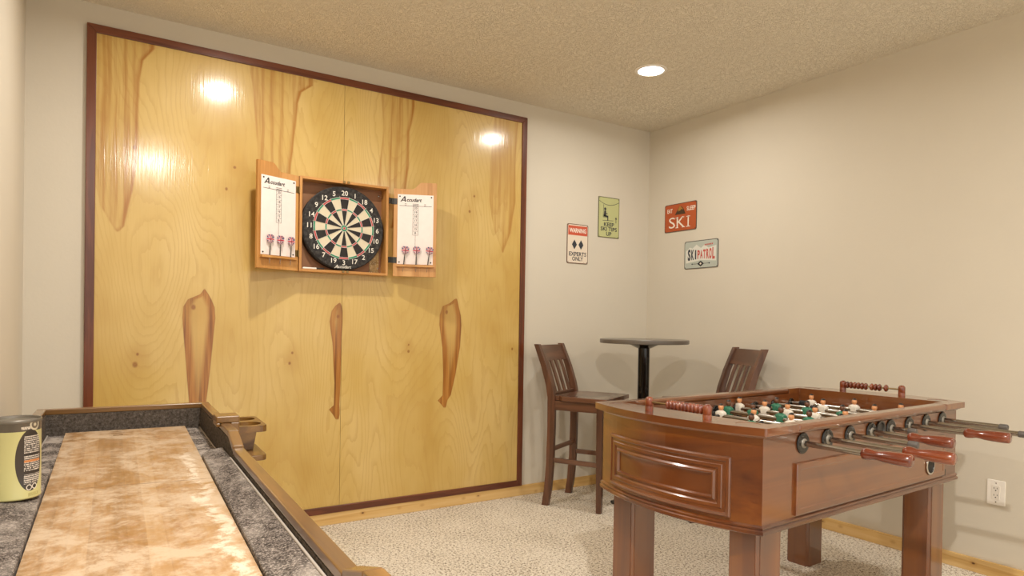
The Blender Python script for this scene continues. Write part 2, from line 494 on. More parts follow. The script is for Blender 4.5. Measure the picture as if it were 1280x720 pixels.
ply_m = m_ply()
pr = empty('plywood_panel', (PXR - PW / 2, 0, PZB), 'large square varnished birch plywood panel with dark mahogany frame on the back wall', 'panel')
ix = PW / 2 - PT
for s0, s1 in ((-ix, -0.0085), (-0.0065, ix)):
    MB().box(s0, s1, -0.012, 0, PT, PH - PT).build('plywood_sheet', ply_m, pr)
fr = lambda a, b, c: (a, c, b)
xo = PW / 2
MB().prism([(-xo, 0), (-ix, PT), (-ix, PH - PT), (-xo, PH)], -0.02, 0, fr).build('frame_strip', M['frame'], pr, bevel=0.002)
MB().prism([(xo, 0), (ix, PT), (ix, PH - PT), (xo, PH)], -0.02, 0, fr).build('frame_strip', M['frame'], pr, bevel=0.002)
MB().prism([(-xo, PH), (xo, PH), (ix, PH - PT), (-ix, PH - PT)], -0.02, 0, fr).build('frame_strip', M['frame_h'], pr, bevel=0.002)
MB().prism([(-xo, 0), (xo, 0), (ix, PT), (-ix, PT)], -0.02, 0, fr).build('frame_strip', M['frame_h'], pr, bevel=0.002)

# ------------------------------------------------------------------ dartboard cabinet
oak = wood('oak_cabinet', 'A8702F', 'C48C4A', 'D8A566', axis=2, rough=0.42, coat=0.15, coat_rough=0.3)
oak_h = wood('oak_cabinet_level', 'A8702F', 'C48C4A', 'D8A566', axis=0, rough=0.42, coat=0.15, coat_rough=0.3)
m_back = plain('brown_backing', '8E6240', 0.6)
m_board = plain('whiteboard_laminate', 'EFE3DC', 0.3)
m_ink = plain('printed_ink', '35302F', 0.6)
CXC, CZ0, CZ1, CW = -2.372, 1.404, 1.910, 0.500
CF, CB = -0.097, -0.012                                   # front and back of the box
cb = empty('dartboard_cabinet', (CXC, CB, CZ0), 'open oak dartboard cabinet with two doors hanging on the plywood panel', 'cabinet')
hw, hh, dp = CW / 2, CZ1 - CZ0, CF - CB
MB().box(-hw + .014, hw - .014, -0.006, 0, .014, hh - .014).build('back_panel', m_back, cb)
for sx in (-1, 1):
    MB().box(min(sx * hw, sx * (hw - .014)), max(sx * hw, sx * (hw - .014)), dp, 0, 0, hh).build('side_panel', oak, cb, bevel=0.0015)
    MB().box(-hw + .014, hw - .014, dp, 0, (hh - .014) if sx > 0 else 0, hh if sx > 0 else .014).build('top_panel' if sx > 0 else 'bottom_panel', oak_h, cb, bevel=0.0015)
for zz in (hh - .012, .004):
    for xx in (-.012, .012):
        MB().box(xx - .006, xx + .006, dp - .007, dp, zz, zz + .012).build('door_catch', M['brass'], cb, bevel=0.001)
for sx in (-1, 1):
    for zz in (.045, hh - .045):
        MB().lathe([(.006, 0), (.005, .003), (.0001, .004)], 10, (sx * (hw - .03), -0.006, zz), (0, -1, 0)).build('screw', M['steel'], cb, smooth=40)


def make_door(side):
    """door in its own frame: u from hinge (0) to free edge, facing n; built in cabinet-local coordinates"""
    ang = math.radians(22.0 if side < 0 else 23.0)
    hx = side * (hw + (0.004 if side < 0 else 0.030)); hy = dp + 0.004 - (0.0 if side < 0 else 0.004)
    U = Vector((side * math.cos(ang), -math.sin(ang), 0)); Zv = Vector((0, 0, 1))
    RT = U if side > 0 else -U                            # reading direction
    N = RT.cross(Zv)                                      # towards the room
    o = Vector((hx, hy, 0)); wd, th = 0.245, 0.017
    P = lambda u, v, n: o + U * u + Zv * v + N * n
    # outline with crowned free edge
    poly = [(0, 0), (wd, 0), (wd, hh + .036), (wd - .085, hh + .036)]
    for i in range(9):
        t = i / 8; poly.append((wd - .085 - .055 * t, hh + .036 - .040 * (0.5 - 0.5 * math.cos(PI * t))))
    poly += [(0, hh - .004)]
    d = MB().prism(poly, -th, 0, P).build('door', oak, cb, bevel=0.0015)
    C0, C1 = 0.022, 0.226; V0, V1 = 0.070, 0.470
    w = MB(); P4 = lambda u0, u1, v0, v1, n0, n1: [P(u0, v0, n0), P(u1, v0, n0), P(u1, v0, n1), P(u0, v0, n1), P(u0, v1, n0), P(u1, v1, n0), P(u1, v1, n1), P(u0, v1, n1)]
    w.hexa(P4(C0, C1, V0, V1, 0, .003))
    if side < 0: L = lambda a, b: (P(C1, V0, .003) + RT * a * (C1 - C0) + Zv * b * (V1 - V0))
    else: L = lambda a, b: (P(C0, V0, .003) + RT * a * (C1 - C0) + Zv * b * (V1 - V0))
    ww, hv = C1 - C0, V1 - V0
    w.mi = 1
    # print: maker's mark, header rule, number column
    A0 = L(.07, .895)
    for pts in ([(0, 0), (.007, 0), (.029, .031), (.023, .031)], [(.021, .031), (.029, .031), (.032, 0), (.025, 0)], [(.009, .006), (.028, .006), (.028, .011), (.013, .011)]):
        w.flat(A0, RT, Zv, pts, .0006)
    w.text('ccudart', L(.24, .922), RT, Zv, .020, 'LEFT', 0.03, .0006, shear=0.3)
    w.bars(L(.05, .835), RT, Zv, 0, ww * .9, 0, .0022)
    for a_, wd_ in ((.5, .034), (.22, .010), (.76, .010)):
        for q_ in (-.004, .003): w.bars(L(a_, .855), RT, Zv, -wd_ / 2, wd_ / 2, q_, q_ + .0022, .0006)
    bw, bh = .031, .0238
    for k, tx in enumerate(['20', '19', '18', '17', '16', '15', 'B']):
        c = L(.5, .835) + Zv * (-bh * (k + .5))
        for a0, a1, b0, b1 in ((-bw / 2, bw / 2, bh / 2 - .0012, bh / 2), (-bw / 2, -bw / 2 + .0018, -bh / 2, bh / 2), (bw / 2 - .0018, bw / 2, -bh / 2, bh / 2)):
            w.bars(c, RT, Zv, a0, a1, b0, b1)
        w.text(tx, c, RT, Zv, .013, fat=0.01)
    c = L(.5, .835) + Zv * (-bh * 7)
    w.bars(c, RT, Zv, -bw / 2, bw / 2, 0, .0012)
    w.bars(c, RT, Zv, -.0008, .0008, -.075, 0)
    sb = w.build('scoreboard', [m_board, m_ink], d)
    for a in (.06, .94):
        for b in (.03, .97):
            MB().lathe([(.0045, 0), (.004, .002), (.0001, .003)], 10, L(a, b), N).build('screw', M['rubber'], d)
    lg = MB(); lg.hexa(P4(C0 - .004, C1 + .004, V0 - .016, V0 - .004, 0, .024)); lg.build('dart_ledge', oak_h, d, bevel=0.001)
    for vz in (.075, hh - .095):                           # hinges
        h = MB()
        h.hexa(P4(-.004, .020, vz, vz + .034, .000, .002))
        a0 = Vector((side * (hw - .001), dp + .024, vz)); sgn = side
        h.box(min(sgn * hw, sgn * (hw + .0015)), max(sgn * hw, sgn * (hw + .0015)), dp, dp + .022, vz, vz + .034)
        kk = Vector((sgn * (hw + .004), dp - .003, vz))
        h.tube(kk, kk + Zv * .034, .0035, 8)
        e = P(0, vz, .001)
        h.hexa([kk + Vector((0, -.001, 0)), e + N * -.001, e + N * .001, kk + Vector((0, .001, 0)),
                kk + Vector((0, -.001, .034)), e + N * -.001 + Zv * .034, e + N * .001 + Zv * .034, kk + Vector((0, .001, .034))])
        h.build('hinge', M['blackmetal'] if side > 0 else M['brass'], d)
    return d, L, RT, N, U


M_flight = None


def flight_mat():
    g = G('flag_flight')
    x, y, z = g.xyz('Generated')
    a = (x - 0.5).abs().max((y - 0.5).abs()); b = (z - 0.5).abs()
    diag = (a - b).abs()
    col = g.mix(diag.lt(0.10), lin('343A66'), lin('EADCDC'))
    col = g.mix(diag.lt(0.045), col, lin('C04052'))
    col = g.mix(a.min(b).lt(0.13), col, lin('EADCDC'))
    col = g.mix(a.min(b).lt(0.075), col, lin('C23348'))
    return g.done(col, 0.4)


M_flight = flight_mat()
ord_ = ['leftmost', 'middle', 'rightmost']


def make_dart(base, N, RT, label, group, tilt):
    """a dart standing point down in the ledge; base = where the shaft passes the ledge"""
    t = empty('dart', base, label, 'dart', group)
    t.rotation_mode = 'QUATERNION'
    up = (Vector((0, 0, 1)) + RT * tilt + N * 0.03).normalized()
    y = N - up * N.dot(up); y.normalize(); x = y.cross(up) * -1
    x = up.cross(y) * -1
    mt = Matrix((x, y, up)).transposed()
    t.rotation_quaternion = mt.to_quaternion()
    MB().lathe([(.0001, -.048), (.0011, -.044), (.0013, -.012), (.0013, -.010)], 8).build('point', M['steel'], t, smooth=40)
    pr_ = [(.0015, -.010), (.0032, -.006)]
    for k in range(9): pr_ += [(.0036, -.002 + k * .005), (.0030, .0005 + k * .005)]
    pr_ += [(.0025, .046), (.0022, .078), (.0018, .080)]
    MB().lathe(pr_, 10).build('barrel', M['greycap'], t, smooth=30)
    f = MB()
    sh = [(0, .052), (.010, .060), (.0205, .070), (.0205, .094), (.012, .099), (0, .099)]
    full = sh + [(-a, b) for a, b in reversed(sh[1:-1])]
    f.prism(full, -.0004, .0004, lambda a, b, c: (a, c, b))
    f.prism(full, -.0004, .0004, lambda a, b, c: (c, a, b))
    f.build('flight', M_flight, t)
    return t


for side, word in ((-1, 'left'), (1, 'right')):
    d, L, RT, N, U = make_door(side)
    W0 = Vector((CXC, CB, CZ0))
    for k, a in enumerate((.22, .52, .83) if side < 0 else (.19, .53, .86)):
        bs = W0 + L(a, 0) + N * .0118 + Vector((0, 0, -.010 + .012))
        make_dart(bs, N, RT, '%s of the three darts with flag flights on the %s cabinet door' % (ord_[k], word), 'darts on the %s cabinet door' % word,
                  (0.02, 0.0, 0.02)[k] if side < 0 else (0.10, 0.03, 0.12)[k])

# dartboard ----------------------------------------------------------
m_sis_k = plain('black_sisal', '2B2725', 0.85, var=0.35)
m_sis_c = plain('cream_sisal', 'D9CDB2', 0.85)
m_sis_r = plain('red_sisal', 'C24B4B', 0.85)
m_sis_g = plain('green_sisal', '2F8A62', 0.85)
m_rimblk = G('speckled_black_rim'); _n = m_rimblk.noise(m_rimblk.coord(), 60, 3)
m_rimblk = m_rimblk.done(m_rimblk.ramp(_n, [(0.4, lin('1D1A19')), (0.6, lin('3A3633')), (0.75, lin('57514C'))]), 0.8)
m_wire = plain('board_wire', 'D8D4CA', 0.3, 0.8)
DC = Vector((-2.376, -0.018, 1.653))
db = empty('dartboard', DC, 'round bristle dartboard with numbered black ring inside the open cabinet', 'dartboard')
RB = 0.2275
FY = -0.066
R3 = Vector((1, 0, 0)); U3 = Vector((0, 0, 1))
MB().lathe([(RB - .004, 0), (RB, .004), (RB, -FY - .003), (RB - .003, -FY), (.0001, -FY)], 72, (0, 0, 0), (0, -1, 0)).build('body', m_rimblk, db, smooth=40)
MB().lathe([(RB + .0005, -FY - .014), (RB + .0025, -FY - .013), (RB + .0025, -FY - .009), (RB + .0005, -FY - .008)], 72, (0, 0, 0), (0, -1, 0)).build('rim_band', M['rubber'], db, smooth=40)
rings = [(.0075, .0175, 'b'), (.0175, .097, 's'), (.097, .106, 't'), (.106, .160, 's'), (.160, .170, 'd')]
order = [20, 1, 18, 4, 13, 6, 10, 15, 2, 17, 3, 19, 7, 16, 8, 11, 14, 9, 12, 5]
pol = lambda r, a: (r * math.sin(a), FY - .0008, r * math.cos(a))
for k in range(20):
    a0 = math.radians(-9 + 18 * k); blk = (k % 2 == 0)
    for r0, r1, kind in rings[1:]:
        s = MB(); n = 4
        vs = [pol(r0, a0 + math.radians(18) * i / n) for i in range(n + 1)] + [pol(r1, a0 + math.radians(18) * i / n) for i in range(n + 1)]
        s.add(vs, [(i, i + 1, n + 2 + i, n + 1 + i) for i in range(n)])
        mt = (m_sis_k if blk else m_sis_c) if kind == 's' else (m_sis_r if blk else m_sis_g)
        s.build('segment', mt, db)
MB().lathe([(.0175, 0), (.0001, .0004)], 24, (0, FY - .0008, 0), (0, -1, 0)).build('outer_bull', m_sis_g, db)
MB().lathe([(.0075, 0), (.0001, .0004)], 20, (0, FY - .0014, 0), (0, -1, 0)).build('bullseye', m_sis_r, db)
w = MB()
for k in range(20):
    a = math.radians(-9 + 18 * k)
    w.tube(Vector((math.sin(a) * .0175, FY - .0016, math.cos(a) * .0175)), Vector((math.sin(a) * .176, FY - .0016, math.cos(a) * .176)), .0008, 5)
for r in (.0075, .0175, .097, .106, .160, .170):
    w.lathe([(r - .0008, -.001), (r + .0008, -.001), (r + .0008, .001), (r - .0008, .001), (r - .0008, -.001)], 60, (0, FY - .0016, 0), (0, -1, 0))
w.build('wire_spider', m_wire, db)
for k, nm in enumerate(order):
    a = math.radians(18 * k)
    t = MB(); t.text(str(nm), (math.sin(a) * .191, FY - .001, math.cos(a) * .191), R3, U3, .027, fat=0.012, depth=.001)
    t.build('number', plain('number_white', 'E8E2D6', 0.5) if k == 0 else bpy.data.materials['number_white'], db)
t = MB()
q = Vector((0, FY - .001, -.2125))
t.text('ccudart', q + R3 * .004, R3, U3, .017, fat=0.012, depth=.001, shear=0.3)
for pts in ([(0, -.009), (.005, -.009), (.020, .010), (.016, .010)], [(.015, .010), (.020, .010), (.022, -.009), (.0175, -.009)], [(.006, -.005), (.019, -.005), (.019, -.002), (.009, -.002)]):
    t.flat(q + R3 * -.053, R3, U3, pts, .001)
t.build('lettering', bpy.data.materials['number_white'], db)

# marker and card in the cabinet ----------------------------------------
mk = empty('marker_pen', (CXC - .165, CF + .022, CZ0 + .0195), 'white marker pen with black cap lying in the bottom of the cabinet', 'pen')
MB().lathe([(.004, 0), (.0054, .004), (.0054, .072), (.0048, .073)], 14, (-.06, 0, 0), (1, 0, 0)).build('barrel', M['white_pl'], mk, smooth=40)
MB().lathe([(.0052, .073), (.0055, .075), (.0055, .112), (.0035, .115)], 14, (-.06, 0, 0), (1, 0, 0)).build('cap', M['rubber'], mk, smooth=40)


def m_card():
    g = G('dotted_yellow_card')
    v = g.voronoi(g.coord(), 120)
    d = E(g, v.outputs['Distance'])
    n = g.noise(g.coord(), 25, 3)
    c = g.ramp(n, [(0.4, lin('8C6E36')), (0.55, lin('B8965A')), (0.7, lin('CDB27A'))])
    return g.done(g.mix(d.lt(0.22) , c, lin('E2D4B0')), 0.35)


tag(MB().box(-.028, .028, -.001, .001, 0, .150).build('card', m_card(), None, loc=(CXC + .195, CB - .0075, CZ0 + .0145)),
    'speckled yellow card standing behind the dartboard in the cabinet corner', 'card')

# ------------------------------------------------------------------ tin signs
m_rust = plain('rusty_edge', '6B4A35', 0.6)


def worn(name, hexc, wear='8A7B66', amt=0.5):
    g = G(name); n = g.noise(g.coord(), 28, 5, 0.65)
    return g.done(g.mix(n.step(0.62, 0.72) * amt, lin(hexc), lin(wear)), 0.42, spec=0.4)


def sign(wall, a0, z0, w_, h_, label, plate_m, edge_m, r=.012):
    """a sign flat on a wall; returns root and frame (origin lower-left of the sheet, right, up)"""
    if wall == 'back': R = Vector((1, 0, 0)); o = Vector((a0, 0, z0)); cen = Vector((a0 + w_ / 2, 0, z0))
    else: R = Vector((0, -1, 0)); o = Vector((0, a0, z0)); cen = Vector((0, a0 - w_ / 2, z0))
    U = Vector((0, 0, 1)); N = R.cross(U)
    t = empty('tin_sign', cen, label, 'sign', 'tin ski signs on the walls')
    O = o - cen
    fn = lambda a, b, c: O + R * a + U * b + N * c
    MB().prism(rrect(0, w_, 0, h_, r), 0, .004, fn).build('edge_rim', edge_m, t)
    b = .005
    MB().prism(rrect(b, w_ - b, b, h_ - b, r * .7), .004, .0048, fn).build('plate', plate_m, t)
    for a, c in ((.01, .01), (w_ - .01, .01), (.01, h_ - .01), (w_ - .01, h_ - .01)):
        MB().lathe([(.0028, 0), (.0028, .0004)], 8, fn(a, c, .0048), N).build('nail_hole', M['dark'], t)
    return t, O + N * .0048, R, U


m_navy = plain('sign_navy', '33363F', 0.5); m_sred = worn('sign_red', 'C85A40', '9B8572', .4)
m_swhite = plain('sign_white', 'EFE4D6', 0.5)
# warning
t, O, R, U = sign('back', -.772, 1.568, .186, .275, 'white and red tin sign reading WARNING EXPERTS ONLY with two diamonds', worn('sign_cream', 'E3D5C2', '9A8468', .55), m_rust)
w_, h_ = .186, .275
MB().flat(O, R, U, [(.008, h_ * .715), (w_ - .008, h_ * .715), (w_ - .008, h_ * .955), (.008, h_ * .955)], .0004).build('red_band', m_sred, t)
MB().text('WARNING', O + R * w_ / 2 + U * h_ * .83, R, U, .030, fat=.03, depth=.0009, width=w_ * .80).build('lettering', m_swhite, t)
for dx in (-.029, .029):
    MB().flat(O + R * (w_ / 2 + dx) + U * h_ * .48, R, U, [(-.022, 0), (0, -.034), (.022, 0), (0, .034)], .0006).build('diamond', m_navy, t)
MB().text('EXPERTS', O + R * w_ / 2 + U * h_ * .235, R, U, .028, fat=.022, depth=.0006, width=w_ * .82).text('ONLY', O + R * w_ / 2 + U * h_ * .115, R, U, .028, fat=.022, depth=.0006, width=w_ * .52).build('lettering', m_navy, t)
# keep ski tips up
t, O, R, U = sign('back', -.495, 1.772, .197, .291, 'pale green tin sign with chairlift rider reading KEEP SKI TIPS UP', worn('sign_green', 'BDC089', '9A9468', .3), plain('sign_olive_edge', '5C5A3A', 0.5), .004)
w_, h_ = .197, .291
P2 = lambda a, b: O + R * a + U * b
s = MB()
for i in range(14):                                            # hanging cable
    x0, x1 = .006 + (w_ - .012) * i / 14, .006 + (w_ - .012) * (i + 1) / 14
    cz = lambda x: h_ * .80 + .030 * ((x - w_ / 2) / (w_ / 2)) ** 2
    s.flat(O, R, U, [(x0, cz(x0)), (x1, cz(x1)), (x1, cz(x1) + .0035), (x0, cz(x0) + .0035)], .0004)
s.build('cable_line', m_navy, t)
s = MB()
s.flat(P2(.062, .205), R, U, circle(0, 0, .0105, 14), .0006)     # head
s.flat(O, R, U, [(.048, .150), (.072, .150), (.070, .193), (.054, .193)], .0006)    # trunk
s.flat(O, R, U, [(.066, .178), (.086, .172), (.086, .167), (.066, .170)], .0006)     # arm
s.flat(O, R, U, [(.048, .150), (.092, .147), (.092, .158), (.048, .163)], .0006)     # thigh
s.flat(O, R, U, [(.083, .122), (.092, .122), (.092, .152), (.083, .152)], .0006)     # shin
s.flat(O, R, U, [(.040, .119), (.140, .124), (.140, .127), (.040, .122)], .0006)     # ski
s.flat(O, R, U, [(.042, .147), (.090, .147), (.090, .144), (.042, .144)], .0006)     # chair seat
s.flat(O, R, U, [(.042, .144), (.045, .144), (.049, .238), (.046, .238)], .0006)     # hanger
s.flat(O, R, U, [(.163, .110), (.168, .110), (.168, .140), (.163, .140)], .0006)
s.flat(O, R, U, [(.156, .138), (.175, .138), (.1655, .156)], .0006)                  # arrow
s.build('rider_drawing', m_navy, t)
MB().text('KEEP', P2(w_ / 2, .093), R, U, .028, fat=.022, depth=.0006, width=w_ * .48).text('SKI TIPS', P2(w_ / 2, .060), R, U, .028, fat=.022, depth=.0006, width=w_ * .78).text('UP', P2(w_ / 2, .026), R, U, .028, fat=.022, depth=.0006, width=w_ * .25).build('lettering', m_navy, t)
# eat sleep ski
t, O, R, U = sign('right', -.172, 1.820, .300, .201, 'orange red tin sign reading EAT SLEEP SKI with mountain', worn('sign_orange', 'B4552C', '8E4023', .6), plain('sign_orange_edge', '5F4638', 0.5), .012)
w_, h_ = .300, .201
P2 = lambda a, b: O + R * a + U * b
s = MB()
for tx, cx_, ww in (('S', .072, .060), ('K', .150, .074), ('I', .226, .011)):
    s.text(tx, P2(cx_, .062), R, U, .080, fat=.0, depth=.0006, width=ww)
for x0, x1, zz in ((.108, .134, .025), (.108, .134, .096), (.168, .196, .025), (.162, .188, .096), (.208, .244, .025), (.208, .244, .096)):
    s.bars(P2(0, 0), R, U, x0, x1, zz, zz + .005, .0006)
s.text('EAT', P2(.050, .152), R, U, .030, fat=.02, depth=.0006, width=.050).text('SLEEP', P2(.250, .152), R, U, .030, fat=.02, depth=.0006, width=.080)
s.build('lettering', m_swhite, t)
MB().flat(P2(.150, .125), R, U, [(-.048, 0), (.048, 0), (.030, .034), (.012, .052), (.004, .044), (-.006, .058), (-.024, .034)], .0006).flat(P2(.150, .125), R, U, [(-.050, -.004), (.050, -.004), (.048, 0), (-.048, 0)], .0007).build('mountain', plain('sign_dark_brown', '46301C', 0.5), t)
MB().flat(P2(.150, .140), R, U, [(-.022, 0), (-.010, .012), (-.004, .004), (.010, .020), (.018, .010), (.024, .018), (.006, .034), (-.006, .042), (-.020, .016)], .0009).build('mountain_snow', plain('sign_ochre', 'A8762F', 0.5), t)
# ski patrol
t, O, R, U = sign('right', -.368, 1.544, .298, .194, 'grey blue tin sign with mountains reading SKI PATROL', worn('sign_greyblue', 'B4BAB0', '8E8874', .4), plain('sign_grey_edge', '55504A', 0.5), .014)
w_, h_ = .298, .194
P2 = lambda a, b: O + R * a + U * b
MB().flat(O, R, U, [(.016, .125), (.050, .150), (.075, .142), (.110, .166), (.150, .140), (.180, .160), (.215, .138), (.282, .150), (.282, .045), (.150, .056), (.016, .040)], .0003).build('snow_field', plain('sign_pale', 'D9D8CE', 0.5), t)
bow = lambda s_, tx, x0, x1, flip: s_


def bowtext(tx, x0, x1, mat):
    """letters taller away from the middle, like the sign's flared lettering"""
    s = MB(); n = len(tx); wl = (x1 - x0) / n
    for i, ch in enumerate(tx):
        cx_ = x0 + wl * (i + .5); k = abs(cx_ - w_ / 2) / (w_ / 2)
        s.text(ch, P2(cx_, .093), R, U, .052 + .030 * k, fat=.045, depth=.0007, width=wl * (.86 if ch != 'I' else .40))
    s.build('lettering', mat, t)


bowtext('SKI', .030, .118, m_navy)
bowtext('PATROL', .116, .272, plain('sign_patrol_red', 'C2564C', 0.5))
s = MB()
for q_ in range(6): s.bars(P2(.182 + q_ * .0125, .154 + q_ * .0006), R, U, 0, .0085, 0, .010, .0008)
s.build('red_marks', bpy.data.materials['sign_patrol_red'], t)
s = MB(); s.flat(P2(.149, .032), R, U, circle(0, 0, .016, 20), .0006)
s.flat(P2(.149, .032), R, U, [(-.030, 0), (0, -.020), (.030, 0), (0, .020)], .0006)
for sx in (-1, 1):
    s.flat(P2(.149 + sx * .055, .032), R, U, [(-.026, -.0015), (.026, -.0015), (.026, .0015), (-.026, .0015)], .0006)
    s.flat(P2(.149 + sx * .075, .032), R, U, [(-.008, 0), (0, -.006), (.008, 0), (0, .006)], .0007)
s.build('emblem', m_navy, t)
MB().flat(P2(.149, .032), R, U, [(-.009, -.003), (-.003, -.003), (-.003, -.009), (.003, -.009), (.003, -.003), (.009, -.003), (.009, .003), (.003, .003), (.003, .009), (-.003, .009), (-.003, .003), (-.009, .003)], .0009).build('emblem_cross', m_swhite, t)

# ------------------------------------------------------------------ wall outlet
ot = empty('wall_outlet', (0, -2.3035, .337), 'white duplex wall outlet low on the right wall', 'outlet')
fo = lambda a, b, c: (-c, -a, b)
MB().prism(rrect(-.037, .037, 0, .116, .004), 0, .006, fo).build('cover_plate', M['white_pl'], ot, bevel=.0025)
MB().prism(rrect(-.0165, .0165, .025, .091, .003), .006, .0085, fo).build('receptacle', plain('outlet_face', 'E6DFD4', 0.35), ot, bevel=.0008)
for zc in (.042, .074):
    for (a0, a1, b0, b1) in ((-.0075, -.0055, .001, .0085), (.0055, .0073, .0015, .008)):
        MB().prism([(a0, zc + b0), (a1, zc + b0), (a1, zc + b1), (a0, zc + b1)], .0084, .0090, fo).build('slot', M['dark'], ot)
    MB().prism(circle(0, zc - .006, .0027, 10), .0084, .0090, fo).build('ground_hole', M['dark'], ot)
for zc in (.014, .102):
    MB().lathe([(.0032, 0), (.0025, .0012), (.0001, .0015)], 10, (-.006, 0, zc), (-1, 0, 0)).build('screw', M['steel'], ot)

# ------------------------------------------------------------------ foosball table
FX, FYY, FR = -1.173, -2.013, 0.046
ft = empty('foosball_table', (FX, FYY, 0), 'cherry brown foosball table with curved ends and eight steel rods', 'table', rz=FR)
ch = dict(dark='4A1F08', mid='70390E', light='8C541C')
cherry_x = wood('cherry_long', **ch, axis=0, rough=0.36, coat=1.0, coat_rough=0.11, scale=0.5, fine=0.3, coat_ior=1.72, spec=0.6)
cherry_y = wood('cherry_cross', **ch, axis=1, rough=0.36, coat=1.0, coat_rough=0.11, scale=0.5, fine=0.3, coat_ior=1.72, spec=0.6)
cherry_z = wood('cherry_upright', **ch, axis=2, rough=0.36, coat=1.0, coat_rough=0.11, scale=0.5, fine=0.3, coat_ior=1.72, spec=0.6)
red_wood = wood('handle_wood', '4C1A0B', '78341A', '965028', axis=1, rough=0.25, coat=0.9, coat_rough=0.08, fine=0.4)
TZ = 0.8455


def arc_half(xc, hy, sag, n=20):
    """points of the -x end from +hy to -hy"""
    R_ = (hy * hy + sag * sag) / (2 * sag); x0 = -(xc + sag) + R_; a = math.asin(hy / R_)
    return [(x0 - R_ * math.cos(a - 2 * a * i / n), R_ * math.sin(a - 2 * a * i / n)) for i in range(n + 1)]


def outline(xc, hy, sag, n=20):
    l = arc_half(xc, hy, sag, n); r = [(-x, -y) for x, y in l]
    return l + r                                              # ccw


BX, BY, SG = 0.685, 0.349, 0.075
body_out = outline(BX, BY, SG)
for sy in (-1, 1):                                            # long aprons
    MB().box(-BX, BX, min(sy * BY, sy * (BY - .022)), max(sy * BY, sy * (BY - .022)), .530, .822).build('side_apron', cherry_x, ft, bevel=.0015)


def arcP(sx):
    R_ = (BY * BY + SG * SG) / (2 * SG); x0 = (BX + SG) - R_
    def P(y, z, o): a = math.asin(y / R_); return (sx * (x0 + (R_ + o) * math.cos(a)), (R_ + o) * math.sin(a), z)
    return P


def panel_mould(mb, P, u0, u1, v0, v1, loops, n=14):
    """nested rectangles on a (curved) face: loops = (inset, offset)"""
    rings_ = []
    for ins, off in loops:
        a0, a1, b0, b1 = u0 + ins, u1 - ins, v0 + ins, v1 - ins
        rg = [P(a0 + (a1 - a0) * i / n, b0, off) for i in range(n)] + [P(a1, b0, off)] + [P(a1 - (a1 - a0) * i / n, b1, off) for i in range(n)] + [P(a0, b1, off)]
        rings_.append(rg)
    k = len(rings_[0]); vs = [p for r_ in rings_ for p in r_]; fs = []
    for j in range(len(rings_) - 1):
        for i in range(k): fs.append((j * k + i, j * k + (i + 1) % k, (j + 1) * k + (i + 1) % k, (j + 1) * k + i))
    o_ = (len(rings_) - 1) * k
    for i in range(n): fs.append((o_ + i, o_ + i + 1, o_ + 2 * n - i, o_ + 2 * n + 1 - i))
    mb.add(vs, fs)
    return mb


for sx in (-1, 1):
    P = arcP(sx); e = MB(); n = 24; hy = BY - .0
    for i in range(n):
        y0, y1 = -hy + 2 * hy * i / n, -hy + 2 * hy * (i + 1) / n
        e.hexa([P(y0, .53, -.022), P(y0, .53, 0), P(y1, .53, 0), P(y1, .53, -.022), P(y0, .822, -.022), P(y0, .822, 0), P(y1, .822, 0), P(y1, .822, -.022)])
    e.build('end_apron', cherry_y, ft, smooth=30)
    panel_mould(MB(), P, -.262, .262, .556, .743, [(0, -.001), (0, .008), (.004, .012), (.012, .013), (.015, .009), (.024, .009), (.027, .012), (.036, .012), (.041, .007), (.046, .007), (.052, .0125), (.056, .0125), (.060, .004), (.066, .003)]).build('raised_panel', cherry_y, ft, smooth=25)
# skirt moulding round the bottom, cornice under the deck
MB().sweep(body_out, [(-.03, .515), (.004, .515), (.009, .519), (.009, .528), (.004, .532), (.007, .536), (.007, .540), (.001, .545), (-.03, .545)]).build('skirt_moulding', cherry_x, ft, smooth=35)
MB().sweep(body_out, [(-.02, .811), (.003, .811), (.005, .814), (.012, .817), (.015, .822), (-.02, .822)]).build('cornice_moulding', cherry_x, ft, smooth=35)
# side panels with ball return
for sy in (-1, 1):
    Pf = (lambda u, v, o, sy=sy: (u, sy * (BY + o), v))
    panel_mould(MB(), Pf, -.515, .565, .551, .716, [(0, -.001), (0, .008), (.004, .010), (.018, .010), (.022, .008), (.030, .008)], 2).build('side_panel', cherry_x, ft, smooth=25)
br = MB().lathe([(.030, 0), (.036, .002), (.036, .005), (.030, .006), (.0295, .001), (.0001, .0008)], 28, (.425, -BY - .0085, .606), (0, -1, 0)).build('ball_return', [M['chrome']], ft, smooth=40)
MB().lathe([(.0285, .0), (.0285, .0012), (.0001, .0014)], 28, (.425, -BY - .0085 - .0009, .606), (0, -1, 0)).build('return_cup', M['dark'], br)
# deck: two long rails and two end decks with cup recesses
for sy in (-1, 1):
    y0, y1 = sorted((sy * .374, sy * .322))
    MB().box(-.5295, .5295, y0, y1, .822, TZ).build('side_rail', cherry_x, ft, bevel=.008, seg=3)
for sx in (-1, 1):
    a = [(x, y) for x, y in arc_half(.708, .374, .075, 22)]
    poly = a + [(-.5305, -.374), (-.5305, -.322), (-.618, -.322), (-.618, .322), (-.5305, .322), (-.5305, .374)]
    if sx > 0: poly = [(-x, -y) for x, y in poly]
    cups = [(sx * .668, .283), (sx * .668, -.283)]
    MB().holed(poly, [circle(cx, cy, .038, 28) for cx, cy in cups], .822, TZ).build('end_deck', cherry_y, ft, bevel=.006, seg=3)
    for cx, cy in cups:
        MB().lathe([(.0379, .0335), (.0379, .0310), (.0001, .0310)], 28, (cx, cy, .811), (0, 0, 1)).build('cup_recess', cherry_y, ft)
